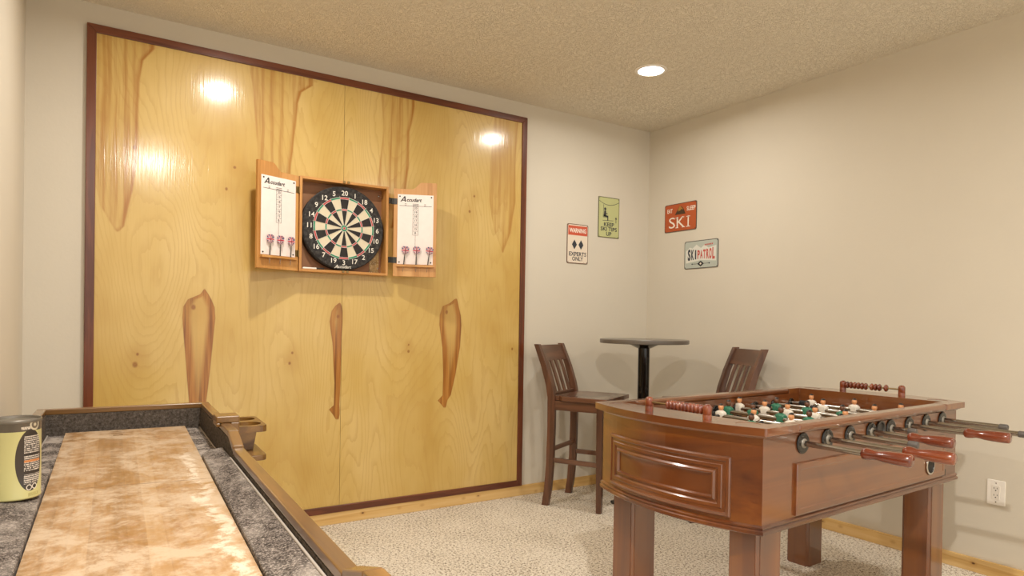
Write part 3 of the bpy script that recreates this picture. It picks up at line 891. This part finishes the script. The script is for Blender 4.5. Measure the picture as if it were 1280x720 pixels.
# inner walls, playfield, underside
field_m = plain('tan_playfield', '8A6A44', 0.35, coat=0.3)
for sy in (-1, 1): MB().box(-.62, .62, min(sy * .322, sy * .330), max(sy * .322, sy * .330), .69, .822).build('inner_wall', cherry_x, ft)
for sx in (-1, 1): MB().box(min(sx * .618, sx * .626), max(sx * .618, sx * .626), -.322, .322, .69, .822).build('inner_wall', cherry_y, ft)
MB().box(-.62, .62, -.322, .322, .675, .692).build('playfield', field_m, ft)
MB().prism([(x * .97, y * .95) for x, y in body_out], .520, .530).build('base_board', cherry_x, ft)
# legs: square posts with grooved corners
for sx in (-1, 1):
    for sy in (-1, 1):
        x0, x1, y0, y1 = .530, .660, .208, .322
        c = .012; g_ = .004
        poly = [(x0 + c, y0), (x1 - c, y0), (x1 - c, y0 + g_), (x1 - g_, y0 + c), (x1, y0 + c), (x1, y1 - c), (x1 - g_, y1 - c), (x1 - c, y1 - g_), (x1 - c, y1), (x0 + c, y1), (x0 + c, y1 - g_), (x0 + g_, y1 - c), (x0, y1 - c), (x0, y0 + c), (x0 + g_, y0 + c), (x0 + c, y0 + g_)]
        MB().prism([(sx * a, sy * b) for a, b in poly], 0, .522).build('leg', cherry_z, ft)

for zz in (.562, .700):  # dark blocks added to give the dark slits at the panel's right end
    MB().box(.5655, .572, -BY - .009, -BY, zz - .012, zz + .012).build('slit_mark', M['blackmetal'], ft)
# rods
RX = [-.474 + .1458 * k for k in range(8)]
RZ = .778
near_end = {0: -.539, 1: -.591, 2: -.567, 3: -.477, 4: -.438, 5: -.539, 6: -.682, 7: -.575}      # handle start or rod end
HAND = {0: 1, 1: 1, 3: 1, 5: 1}
players = {0: [.16, -.02, -.20], 1: [.17, -.06], 2: [.184, .03, -.13], 3: [.255, .135, .005, -.115, -.24], 4: [.305, .176, .067, -.055, -.18],
           5: [.213, .065, -.09], 6: [.076, -.15], 7: [.216, .01, -.19]}
pw_mats = [plain('player_white_shirt', 'E4DED2', 0.35), plain('player_skin', 'E2A06E', 0.4), plain('player_dark_hair', '2A211C', 0.4), plain('player_green_trim', '2E6B50', 0.4)]
pg_mats = [plain('player_green_shirt', '3A7A60', 0.35), plain('player_brown_skin', '6A4530', 0.4), plain('player_black_hair', '241F1D', 0.4), plain('player_pale_trim', 'C7C9BC', 0.4)]


def player_mb(team):
    m = MB()
    # trunk, tapered to the waist, with broad shoulders (x is across the table's length: facing +-x)
    def ring(w_, d_, z_): return [(-d_, -w_ * .7, z_), (-d_ * .5, -w_, z_), (d_ * .5, -w_, z_), (d_, -w_ * .7, z_), (d_, w_ * .7, z_), (d_ * .5, w_, z_), (-d_ * .5, w_, z_), (-d_, w_ * .7, z_)]
    m.path([0] * 6, lambda i, p: ring(*[(.012, .008, -.030), (.014, .011, -.015), (.016, .0135, 0), (.021, .0125, .012), (.019, .010, .019), (.008, .006, .024)][i]), 0)
    m.path([0] * 2, lambda i, p: ring(*[(.0142, .0112, -.016), (.0145, .0118, -.008)][i]), 3)
    for sy in (-1, 1):                                        # arms along the sides
        m.path([0] * 3, lambda i, p: [(a, b + sy * .0205, z_) for a, b, z_ in [ring(.0045, .005, .016), ring(.0045, .0055, .002), ring(.0035, .0045, -.012)][i]], 0 if sy else 0)
        m.ball((0, sy * .0205, -.015), .0045, 8, mi=1)
    m.ball((0, 0, .036), .0118, 12, (1, .92, 1.15), 1)       # head
    m.ball((-.001 if team else .001, 0, .0385), .0125, 12, (1.0, .97, 1.10), 2, lo=0.2)  # hair
    m.lathe([(.005, .020), (.005, .028)], 8, mi=1)
    # legs joined to a wedge foot
    m.path([0] * 4, lambda i, p: ring(*[(.011, .008, -.030), (.010, .007, -.045), (.009, .006, -.060), (.012, .010, -.076)][i]), 2 if team else 3)
    return m


pmesh = {True: player_mb(True).mesh('player', pw_mats, 45), False: player_mb(False).mesh('player', pg_mats, 45)}
hprof = [(.012, 0), (.0165, .004), (.018, .014), (.0165, .026), (.0135, .038), (.0145, .050), (.0175, .066), (.019, .090), (.0195, .118), (.0185, .136), (.015, .1395), (.0001, .140)]
handle_me = MB().lathe(hprof, 24, (0, 0, 0), (0, -1, 0)).mesh('handle', red_wood, 50)
bump_me = None
_b = MB(); pr_ = [(.0098, 0)]
for k in range(4): pr_ += [(.0165, .001 + k * .008), (.0165, .005 + k * .008), (.0125, .006 + k * .008), (.0125, .008 + k * .008)]
pr_ += [(.0098, .033)]
_b.lathe(pr_, 18, (0, 0, 0), (0, 1, 0)); bump_me = _b.mesh('rubber_bumper', M['rubber'], 40)
brg_me = MB().lathe([(.034, 0), (.034, .004), (.031, .0065), (.0285, .0065)], 32, (0, 0, 0), (0, -1, 0)).mesh('bearing_rim', M['blackmetal'], 40)
boss_me = MB().lathe([(.0290, .003), (.0275, .0050), (.0200, .0055), (.0190, .0035), (.0165, .0035), (.0155, .0080), (.0118, .0110), (.0100, .0110)], 32, (0, 0, 0), (0, -1, 0)).mesh('bearing_boss', plain('grey_bearing', '8E887E', 0.3, 0.6), 40)


def link(name, me, parent, loc=(0, 0, 0), rot=None):
    o = bpy.data.objects.new(name, me); COL.objects.link(o); o.parent = parent; o.location = loc
    if rot: o.rotation_euler = rot
    return o


for k, x in enumerate(RX):
    white = k in (2, 4, 6, 7)
    ne = near_end[k]
    far = .56 if k not in HAND else .50
    y0 = ne - (.006 if k in HAND else 0)
    rd = MB().tube((0, y0, 0), (0, far, 0), .0095, 14).build('rod', M['steel'], ft, smooth=40, loc=(x, 0, RZ))
    if k in HAND:
        link('handle', handle_me, rd, (0, ne, 0))
        MB().lathe([(.0112, 0), (.0112, .022), (.0095, .024)], 12, (0, far - .022, 0), (0, 1, 0)).build('end_cap', M['greycap'], rd, smooth=40)
    else:
        link('handle', handle_me, rd, (0, far - .13, 0), (0, 0, PI))
        MB().lathe([(.0095, 0), (.0118, .002), (.0118, .026), (.010, .029), (.0001, .030)], 12, (0, ne + .026, 0), (0, -1, 0)).build('end_cap', M['greycap'], rd, smooth=40)
    for y in players[k]:
        p = link('player', pmesh[white], rd, (0, y, 0))
        if white: p.rotation_euler = (0, 0, PI)
    ys = players[k]
    link('rubber_bumper', bump_me, rd, (0, max(ys) + .026, 0))
    link('rubber_bumper', bump_me, rd, (0, min(ys) - .060, 0))
    for sy in (-1, 1):
        bo = link('bearing', brg_me, ft, (x, sy * BY, RZ), (0, 0, 0 if sy < 0 else PI))
        link('bearing_boss', boss_me, bo)
        bi = link('bearing', brg_me, ft, (x, sy * .322, RZ), (0, 0, PI if sy < 0 else 0)); bi.scale = (.62, 1, .62)
bh = link('ball_entry', MB().lathe([(.027, 0), (.031, .002), (.031, .007), (.024, .008), (.022, .002), (.0001, .001)], 28, (0, 0, 0), (0, -1, 0)).mesh('ball_entry', plain('dark_grey_plastic', '3B3733', 0.35), 40), ft, (.030, -BY, .783))

# bead scorers at both ends
for sx, x, ya, yb, packed in ((-1, -.716, .085, -.165, True), (1, .672, .130, -.136, False)):
    sc = MB().tube((0, yb, 0), (0, ya, 0), .0035, 10).build('score_rod', M['brass'], ft, smooth=40, loc=(x, 0, TZ + .032))
    for y in (ya, yb):
        MB().lathe([(.0145, -.032), (.0145, -.016), (.0140, -.015), (.0145, -.014), (.0145, .009), (.012, .015), (.007, .0185), (.0001, .0195)], 20, (0, y, 0)).build('score_post', red_wood, sc, smooth=35)
    bead = MB().lathe([(.0045, -.0085), (.0100, -.0075), (.0155, -.003), (.0165, 0), (.0155, .003), (.0100, .0075), (.0045, .0085)], 18, (0, 0, 0), (0, 1, 0)).mesh('bead', red_wood, 60)
    for i in range(10):
        if packed: y = -.005 - .0152 * i
        else: y = .108 - .0172 * i - (.010 if i > 5 else 0) - (.012 if i > 8 else 0)
        link('bead', bead, sc, (0, y, 0))

# ------------------------------------------------------------------ bar stools and pub table
wal_z = wood('walnut_upright', '3A2114', '5E3A26', '7A5038', axis=2, rough=0.38, coat=0.4, coat_rough=0.2, fine=0.6)
wal_x = wood('walnut_level', '3A2114', '5E3A26', '7A5038', axis=0, rough=0.34, coat=0.9, coat_rough=0.12, fine=0.6)
wal_y = wood('walnut_cross', '3A2114', '5E3A26', '7A5038', axis=1, rough=0.36, coat=0.4, coat_rough=0.2, fine=0.6)


def make_stool(loc, rz, label):
    """stool facing its own +x"""
    t = empty('bar_stool', loc, label, 'stool', 'bar stools at the pub table', rz)
    sz, w, d = .696, .193, .180
    back = [(-.205, 0, .022), (-.188, .10, .023), (-.176, .26, .024), (-.171, .50, .024), (-.172, .68, .025), (-.187, .76, .023), (-.222, .87, .021), (-.280, 1.014, .018)]
    for sy in (-1, 1):                                       # rear legs run up into the back posts
        yc = sy * (w - .016)
        MB().path(back, lambda i, p: [(p[0] - p[2], yc - .016, p[1]), (p[0] + p[2], yc - .016, p[1]), (p[0] + p[2], yc + .016, p[1]), (p[0] - p[2], yc + .016, p[1])]).build('rear_post', wal_z, t, bevel=.003)
        front = [(d - .024, 0, .016), (d - .024, .3, .019), (d - .026, .668, .020)]
        MB().path(front, lambda i, p: [(p[0] - p[2], yc - p[2], p[1]), (p[0] + p[2], yc - p[2], p[1]), (p[0] + p[2], yc + p[2], p[1]), (p[0] - p[2], yc + p[2], p[1])]).build('front_leg', wal_z, t, bevel=.003)
        MB().box(-.172, d - .03, yc - .010, yc + .010, .605, .664).build('seat_apron', wal_x, t, bevel=.002)
        MB().box(-.172, d - .03, yc - .009, yc + .009, .275, .305).build('stretcher', wal_x, t, bevel=.003)
    MB().box(d - .038, d - .016, -w + .02, w - .02, .605, .664).build('seat_apron', wal_y, t, bevel=.002)
    MB().box(-.186, -.164, -w + .02, w - .02, .605, .664).build('seat_apron', wal_y, t, bevel=.002)
    MB().box(-.182, -.166, -w + .02, w - .02, .340, .368).build('stretcher', wal_y, t, bevel=.003)
    MB().box(d - .034, d - .014, -w + .02, w - .02, .200, .232).build('foot_rest', wal_y, t, bevel=.003)
    # saddle seat
    n = 12; g_ = MB(); top = {}; 
    for i in range(n + 1):
        for j in range(n + 1):
            u = i / n; v = j / n * 2 - 1
            x = -.150 + u * (d + .022 + .150); y = v * (w + .012 - (.026 if u < .12 else 0))
            z = sz - .010 * (1 - v * v) * math.sin(PI * min(1, u * 1.05)) - .002 * u
            top[i, j] = (x, y, z)
    vs = [top[i, j] for i in range(n + 1) for j in range(n + 1)] + [(top[i, j][0], top[i, j][1], sz - .030) for i in range(n + 1) for j in range(n + 1)]
    N1 = (n + 1) ** 2; q = lambda i, j: i * (n + 1) + j; fs = []
    for i in range(n):
        for j in range(n):
            fs.append((q(i, j), q(i + 1, j), q(i + 1, j + 1), q(i, j + 1))); fs.append(tuple(N1 + c for c in (q(i, j), q(i, j + 1), q(i + 1, j + 1), q(i + 1, j))))
    for i in range(n):
        for a, b in ((q(i, 0), q(i + 1, 0)), (q(i, n), q(i + 1, n)), (q(0, i), q(0, i + 1)), (q(n, i), q(n, i + 1))): fs.append((a, b, N1 + b, N1 + a))
    g_.add(vs, fs); g_.build('seat', wal_x, t, smooth=35, bevel=.003)
    px = lambda z: -.187 - (z - .76) * (.093 / .254) if z > .76 else -.176
    pxs = lambda z: (-.172 - (z - .68) * (.050 / .19)) if z < .87 else (-.222 - (z - .87) * (.058 / .144))
    # curved top rail
    rail = []
    for i in range(9):
        v = i / 8 * 2 - 1; rail.append((v * (w - .030), -.018 * (1 - v * v)))
    MB().path(rail, lambda i, p: [(pxs(.915) + p[1] - .009, p[0], .905), (pxs(.915) + p[1] + .009, p[0], .905), (pxs(1.008) + p[1] + .007, p[0], 1.006), (pxs(1.008) + p[1] - .009, p[0], 1.006)]).build('top_rail', wal_y, t, smooth=40, bevel=.002)
    MB().box(pxs(.71) - .010, pxs(.71) + .010, -w + .03, w - .03, .690, .712).build('lower_rail', wal_y, t, bevel=.002)
    for i in range(4):
        v = (i - 1.5) * .070; bow_ = -.016 * (1 - (v / w) ** 2)
        sl = [(pxs(.71), .708), (pxs(.80) + bow_ * .5, .80), (pxs(.87) + bow_, .87), (pxs(.912) + bow_, .912)]
        MB().path(sl, lambda k, p: [(p[0] - .006, v - .0145, p[1]), (p[0] + .006, v - .0145, p[1]), (p[0] + .006, v + .0145, p[1]), (p[0] - .006, v + .0145, p[1])]).build('slat', wal_z, t, bevel=.0015)
    return t


make_stool((-.863, -.372, 0), -1.078, 'dark walnut slat back bar stool nearest the plywood panel, left of the pub table')
make_stool((-.375, -.905, 0), 2.716, 'dark walnut slat back bar stool right of the pub table, behind the foosball table')

pt = empty('pub_table', (-.522, -.515, 0), 'round dark pub table on a shiny black column in the corner', 'table')
m_top = plain('dark_laminate', '6A635B', 0.35, coat=0.3, coat_rough=0.2)
MB().lathe([(.0001, 1.026), (.278, 1.026), (.284, 1.029), (.285, 1.034), (.285, 1.050), (.282, 1.054), (.0001, 1.055)], 64).build('table_top', m_top, pt, smooth=35)
m_col = plain('black_gloss_column', '1E1B19', 0.12, 0.7, coat=0.6, coat_rough=0.05)
MB().lathe([(.040, .995), (.050, .998), (.082, 1.014), (.095, 1.019), (.095, 1.026), (.0001, 1.026)], 32).build('mounting_plate', M['blackmetal'], pt, smooth=35)
MB().lathe([(.0375, .035), (.0375, .998)], 32).build('column', m_col, pt, smooth=40)
for k in range(4):
    a = math.radians(78 + 90 * k); c, s_ = math.cos(a), math.sin(a)
    q = lambda l, w_, z_: (l * c - w_ * s_, l * s_ + w_ * c, z_)
    MB().hexa([q(.0, -.024, .004), q(.22, -.018, .004), q(.22, .018, .004), q(.0, .024, .004), q(.0, -.022, .045), q(.22, -.016, .020), q(.22, .016, .020), q(.0, .022, .045)]).build('foot', M['blackmetal'], pt, bevel=.004)
    MB().lathe([(.014, 0), (.014, .005)], 12, q(.20, 0, 0)).build('glide', M['rubber'], pt)

# ------------------------------------------------------------------ shuffleboard table
SR = -0.034
st = empty('shuffleboard_table', (-3.433, -.770, 0), 'long shuffleboard table with powdered maple board and dark carpet gutters along the left wall', 'table', rz=SR)
rail_y = wood('rail_walnut', '4E2F12', '74501F', '8E6630', axis=1, rough=0.36, coat=0.9, coat_rough=0.14, fine=0.5)
rail_x = wood('rail_walnut_cross', '4E2F12', '74501F', '8E6630', axis=0, rough=0.36, coat=0.9, coat_rough=0.14, fine=0.5)


def m_lining(name, dust):
    g = G(name)
    v = g.coord(); x, y, z = g.xyz()
    n = g.noise(v, 260, 2, 0.7); f = g.noise(v, 110, 3, 0.6)
    pat = g.noise(g.vec(x * 14, y * 9, z * 9), 1.0, 5, 0.7)
    base = g.ramp(n * 0.6 + f * 0.4, [(0.38, lin('332E2B')), (0.5, lin('5C534D')), (0.62, lin('968B83'))])
    if dust == 0: base = g.ramp(n * 0.4 + f * 0.6, [(0.35, lin('3E3833')), (0.5, lin('5A524B')), (0.70, lin('7A726A'))])
    dusty = (pat.step(0.42, 0.72) * dust + (n.step(0.52, 0.66)) * dust * 0.55).sat()
    g.bump(n, 0.7, 0.004)
    return g.done(g.mix(dusty, base, lin('B5AAA0')), 0.95, spec=0.1)


lin_wall = m_lining('charcoal_felt', 0.0)
lin_pad = m_lining('charcoal_carpet_dusty', 0.70)
lin_pit = m_lining('grey_felt_powdered', 1.5)


def m_maple():
    g = G('powdered_maple')
    x, y, z = g.xyz()
    tint = g.rand()
    gr = g.noise(g.vec(x * 60, y * 2.0, 0.0), 1.0, 3)
    base = g.ramp(gr * 0.55 + tint * 0.45, [(0.25, lin('8C6536')), (0.5, lin('A37A4A')), (0.75, lin('B39066'))])
    sm = g.noise(g.vec(x * 8.0, y * 6.0, 2.0), 1.0, 8, 0.72, 0.6)
    sm2 = g.noise(g.vec(x * 20.0, y * 22.0, 5.0), 1.0, 5, 0.7, 0.5)
    gr2 = g.noise(g.vec(x * 90.0, y * 70.0, 1.0), 1.0, 3, 0.7)
    pow_ = (sm * 0.52 + sm2 * 0.33 + gr2 * 0.15).step(0.42, 0.58)
    col = g.mix(pow_ * 0.75, base, lin('CCB89E'))
    dark = sm2.step(0.54, 0.66) * sm.step(0.54, 0.42)
    col = g.mix(dark * 0.6, col, lin('96622E'))
    # the line of heavy powder by the right edge
    rim = (x - 0.160 + (sm - 0.5) * 0.16 + y * -0.008).abs().step(0.020, 0.003) * y.step(-0.35, -0.75) * sm2.step(0.36, 0.56)
    col = g.mix(rim * 0.8, col, lin('E0D2BE'))
    # scuffed foul line
    fl = (y + 0.98 + x * 0.10 + (sm2 - 0.5) * 0.012).abs().step(0.0045, 0.001) * sm2.step(0.40, 0.52)
    col = g.mix(fl * 0.7, col, lin('7A5A36'))
    rough = pow_ * 0.35 + 0.42
    return g.done(col, rough, coat=0.15, coat_rough=0.3)


maple = m_maple()
XI, XO = .253, .283
YN = -2.68
ZH, ZL, ZP, ZB = .810, .775, .713, .728
y1, y2 = -.745, -.845            # far slope of the rail
y3, y4 = -1.925, -2.02           # near slope
# playing board: laminated strips
BX0, BX1 = -.192, .193
nb = 11
for i in range(nb):
    a = BX0 + (BX1 - BX0) * i / nb; b = BX0 + (BX1 - BX0) * (i + 1) / nb
    k = .84                                                     # the board narrows a little towards the near end
    q8 = lambda z_: [(a * k, YN + .04, z_), (b * k, YN + .04, z_), (b, -.04, z_), (a, -.04, z_)]
    MB().hexa(q8(.690) + q8(ZB)).build('board_strip', maple, st)
s = MB()
s.bars((-.045, -.175, ZB), (1, 0, 0), (0, 1, 0), 0, .030, 0, .016, .0004)
s.bars((-.055, -.085, ZB), (1, 0, 0), (0, 1, 0), 0, .035, 0, .006, .0004)
s.bars((-.055, -.125, ZB), (1, 0, 0), (0, 1, 0), .004, .045, 0, .008, .0004)
s.build('board_print', plain('faded_print', '7A5A36', 0.7), st)
MB().box(-XI, XI, YN, 0, .690, ZP).build('gutter_floor', lin_pit, st)
# raised gutter carpets with chamfered ends
for sx in (-1, 1):
    xi, xo_ = (.1945 if sx > 0 else .193), (XI - .002 if sx > 0 else .285)
    ya = -.660 if sx > 0 else -.690
    xn = .193 * (1 - .16 * (-(YN + .705) - .04) / (-YN - .08)) + .002; xi -= .0
    xf = .193 * (1 - .16 * (-ya + .045 - .04) / (-YN - .08)) + .002
    poly = [(xf, ya - .045), (xf + .022, ya), (xo_, ya), (xo_, YN + .66), (xn + .022, YN + .66), (xn, YN + .705)]
    pd = MB().prism([(sx * a, b) for a, b in poly], .7135, .745)
    pd.v = [(x, y, z if z < .72 else (.7335 + .0135 * min(1, (abs(x) - .16) / .085))) for x, y, z in pd.v]
    pd.build('gutter_carpet', lin_pad, st, bevel=.003)
# rails: high at both ends, stepped down along the sides, felt lined inside
CT = .020                           # wooden cap thickness


def rail_side(sx):
    lowo = 0.0 if sx > 0 else .032                               # the left side rail stands further out along the low run
    def seg(name, ya, yb, za, zb, off, mat, lo=None, hi=None, xin=XI, xout=XO):
        a, b = sx * (xin + off), sx * (xout + off); a, b = min(a, b), max(a, b)
        l0 = lo if lo is not None else za - CT; l1 = lo if lo is not None else zb - CT
        MB().hexa([(a, yb, l1), (b, yb, l1), (b, ya, l0), (a, ya, l0), (a, yb, zb), (b, yb, zb), (b, ya, za), (a, ya, za)]).build(name, mat, st, bevel=.003)
    seg('high_rail', 0, y1, ZH, ZH, 0, rail_y)
    seg('rail_slope', y1 - .001, y2, ZH, ZL + .006, 0, rail_y)
    seg('side_rail', y2 - .001, y3 + .001, ZL, ZL, lowo, rail_y)
    seg('rail_slope', y3, y4, ZL + .006, ZH, 0, rail_y)
    seg('high_rail', y4 - .001, YN, ZH, ZH, 0, rail_y)
    # felt lining under the caps
    a = .004
    for (ya, yb, za, zb, off) in ((0, y1, ZH, ZH, 0), (y1, y2, ZH, ZL + .006, 0), (y2, y3, ZL, ZL, lowo), (y3, y4, ZL + .006, ZH, 0), (y4, YN, ZH, ZH, 0)):
        u, v = sx * (XI + off - .001), sx * (XI + off + .006); u, v = min(u, v), max(u, v)
        MB().hexa([(u, yb, .70), (v, yb, .70), (v, ya, .70), (u, ya, .70), (u, yb, zb - CT), (v, yb, zb - CT), (v, ya, za - CT), (u, ya, za - CT)]).build('felt_lining', lin_wall, st)
        u, v = sx * (XI + off + .006), sx * (XO + off - .002); u, v = min(u, v), max(u, v)
        MB().hexa([(u, yb, .57), (v, yb, .57), (v, ya, .57), (u, ya, .57), (u, yb, zb - CT), (v, yb, zb - CT), (v, ya, za - CT), (u, ya, za - CT)]).build('cradle_side', rail_y, st)
    MB().tube((sx * (XI - .006 + (lowo if sx < 0 else 0)), y2, .747), (sx * (XI - .006 + (lowo if sx < 0 else 0)), y3, .747), .0028, 8).build('piping_cord', plain('pale_cord', 'A89E94', 0.8) if sx < 0 else bpy.data.materials['pale_cord'], st, smooth=60)
    MB().tube((sx * (XI - .005), -.004, ZP + .002), (sx * (XI - .005), y1 + .09, ZP + .002), .0026, 8).build('piping_cord', bpy.data.materials['pale_cord'], st, smooth=60)


rail_side(-1); rail_side(1)
for ya, yb, yl in ((0.001, .031, 0.0005), (YN - .031, YN - .001, YN - .0005)):
    MB().box(-XO, XO, ya, yb, ZH - CT, ZH).build('end_rail', rail_x, st, bevel=.003)
    MB().box(-XO + .002, XO - .002, ya + .004, yb - .002, .57, ZH - CT).build('cradle_end', rail_x, st)
MB().box(-XI, XI, -.002, .005, .70, ZH - CT).build('felt_lining', lin_wall, st)
MB().box(-XI, XI, YN - .005, YN + .002, .70, ZH - CT).build('felt_lining', lin_wall, st)
MB().box(-XO + .004, XO - .004, YN - .02, .02, .55, .575).build('cradle_floor', rail_y, st)
for yc in (-.45, YN + .45):
    MB().box(-.20, .20, yc - .09, yc + .09, .05, .56).build('pedestal', rail_y, st, bevel=.004)
    MB().box(-.24, .24, yc - .14, yc + .14, 0, .05).build('pedestal_foot', rail_x, st, bevel=.006)
# clamp-on cup holder on the right rail
cup_w = wood('cup_holder_wood', '4E2F12', '74501F', '8E6630', axis=1, rough=0.38, coat=0.5, coat_rough=0.25, fine=0.5)
ch_ = MB()
ch_.box(.240, .310, -.585, -.500, ZH + .0005, ZH + .022)
ch_.box(.2835, .310, -.585, -.500, .765, ZH + .0005)
ch_.box(.240, .2525, -.585, -.500, ZH - .012, ZH + .0005)
chd = ch_.build('cup_holder_clamp', cup_w, st, bevel=.003)
hl = [circle(.346, -.395, .043, 28), circle(.346, -.512, .043, 28)]
pl = rrect(.284, .400, -.575, -.335, .022)
MB().holed(pl, hl, .772, .793).build('cup_plate', cup_w, chd, bevel=.002)
MB().prism(pl, .676, .694).build('lower_shelf', cup_w, chd, bevel=.002)
MB().prism([(.284, .694), (.372, .694), (.386, .772), (.284, .772)], -.470, -.448, lambda a, b, c: (a, c, b)).build('divider', cup_w, chd, bevel=.0015)


# powder can on the left gutter carpet
def m_can():
    g = G('powder_can_print')
    x, y, z = g.xyz()
    ang = g.math('ARCTAN2', y, x)
    # angle 0 faces the label centre; the object is turned so that it faces the camera
    base = lin('C6C084')
    col = g.mix(z.gt(.150), base, lin('5A5247'))
    ex = ang / 0.62; ez = (z - .086) / .068
    ov = ex * ex + ez * ez
    col = g.mix(ov.lt(1.0), col, lin('3A332D'))
    band = (z - .112 + (ang - 0.0) * .012).abs().lt(.006) * ov.lt(1.0) * ang.lt(-0.25)
    # text block: rows of tiny marks
    rows = (z * 230.0).frac().gt(0.42)
    marks = g.noise(g.vec(ang * 46.0, (z * 230.0).floor() * 3.1, 0.0), 1.0, 1).gt(0.44)
    blk = ang.gt(-.28) * ang.lt(.52) * z.gt(.034) * z.lt(.140) * ov.lt(1.10)
    gap = (z - .098).abs().lt(.002).max((z - .058).abs().lt(.003))
    col = g.mix(rows * marks * blk * (1.0 - gap), col, lin('D9CFC2'))
    col = g.mix((z - .084).abs().lt(.0025) * blk, col, lin('C9814A'))
    # round seal on the lid band
    sx_ = (ang - .20) * .050; sz_ = z - .163
    rr = (sx_ * sx_ + sz_ * sz_).pow(0.5)
    col = g.mix(rr.lt(.0125), col, lin('C8BEA4'))
    col = g.mix(rr.lt(.0085) * rr.gt(.0035), col, lin('6B6152'))
    hd = ang.gt(-.40) * ang.lt(-.02) * (z - .157).abs().lt(.003) * marks
    col = g.mix(hd, col, lin('D2C8B8'))
    for a0, zz in ((-.06, .026), (.20, .027)):
        ax_ = (ang - a0) * .05; az = z - zz
        r2 = (ax_ * ax_ + az * az).pow(0.5)
        col = g.mix(r2.lt(.0065) * r2.gt(.0045), col, lin('D9CFC2'))
    ft_ = ang.gt(-.1) * ang.lt(.45) * z.gt(.006) * z.lt(.014) * marks
    col = g.mix(ft_ * 0.5, col, lin('8A7A3A'))
    return g.done(col, 0.32, coat=0.4, coat_rough=0.15)


cn = empty('powder_can', (-3.6985, -1.830, .7455), 'pale yellow green powder can with black label standing on the left gutter carpet', 'can', rz=math.radians(-50))
MB().lathe([(.046, 0), (.0485, .002), (.0490, .004), (.0482, .006), (.0482, .166), (.0490, .168)], 48).build('body', m_can(), cn, smooth=40)
MB().lathe([(.0490, .168), (.0497, .170), (.0497, .174), (.0485, .1755), (.0465, .1745), (.0455, .170), (.0001, .170)], 48).build('rim', plain('dull_tin', '7C766C', 0.4, 0.5), cn, smooth=40)
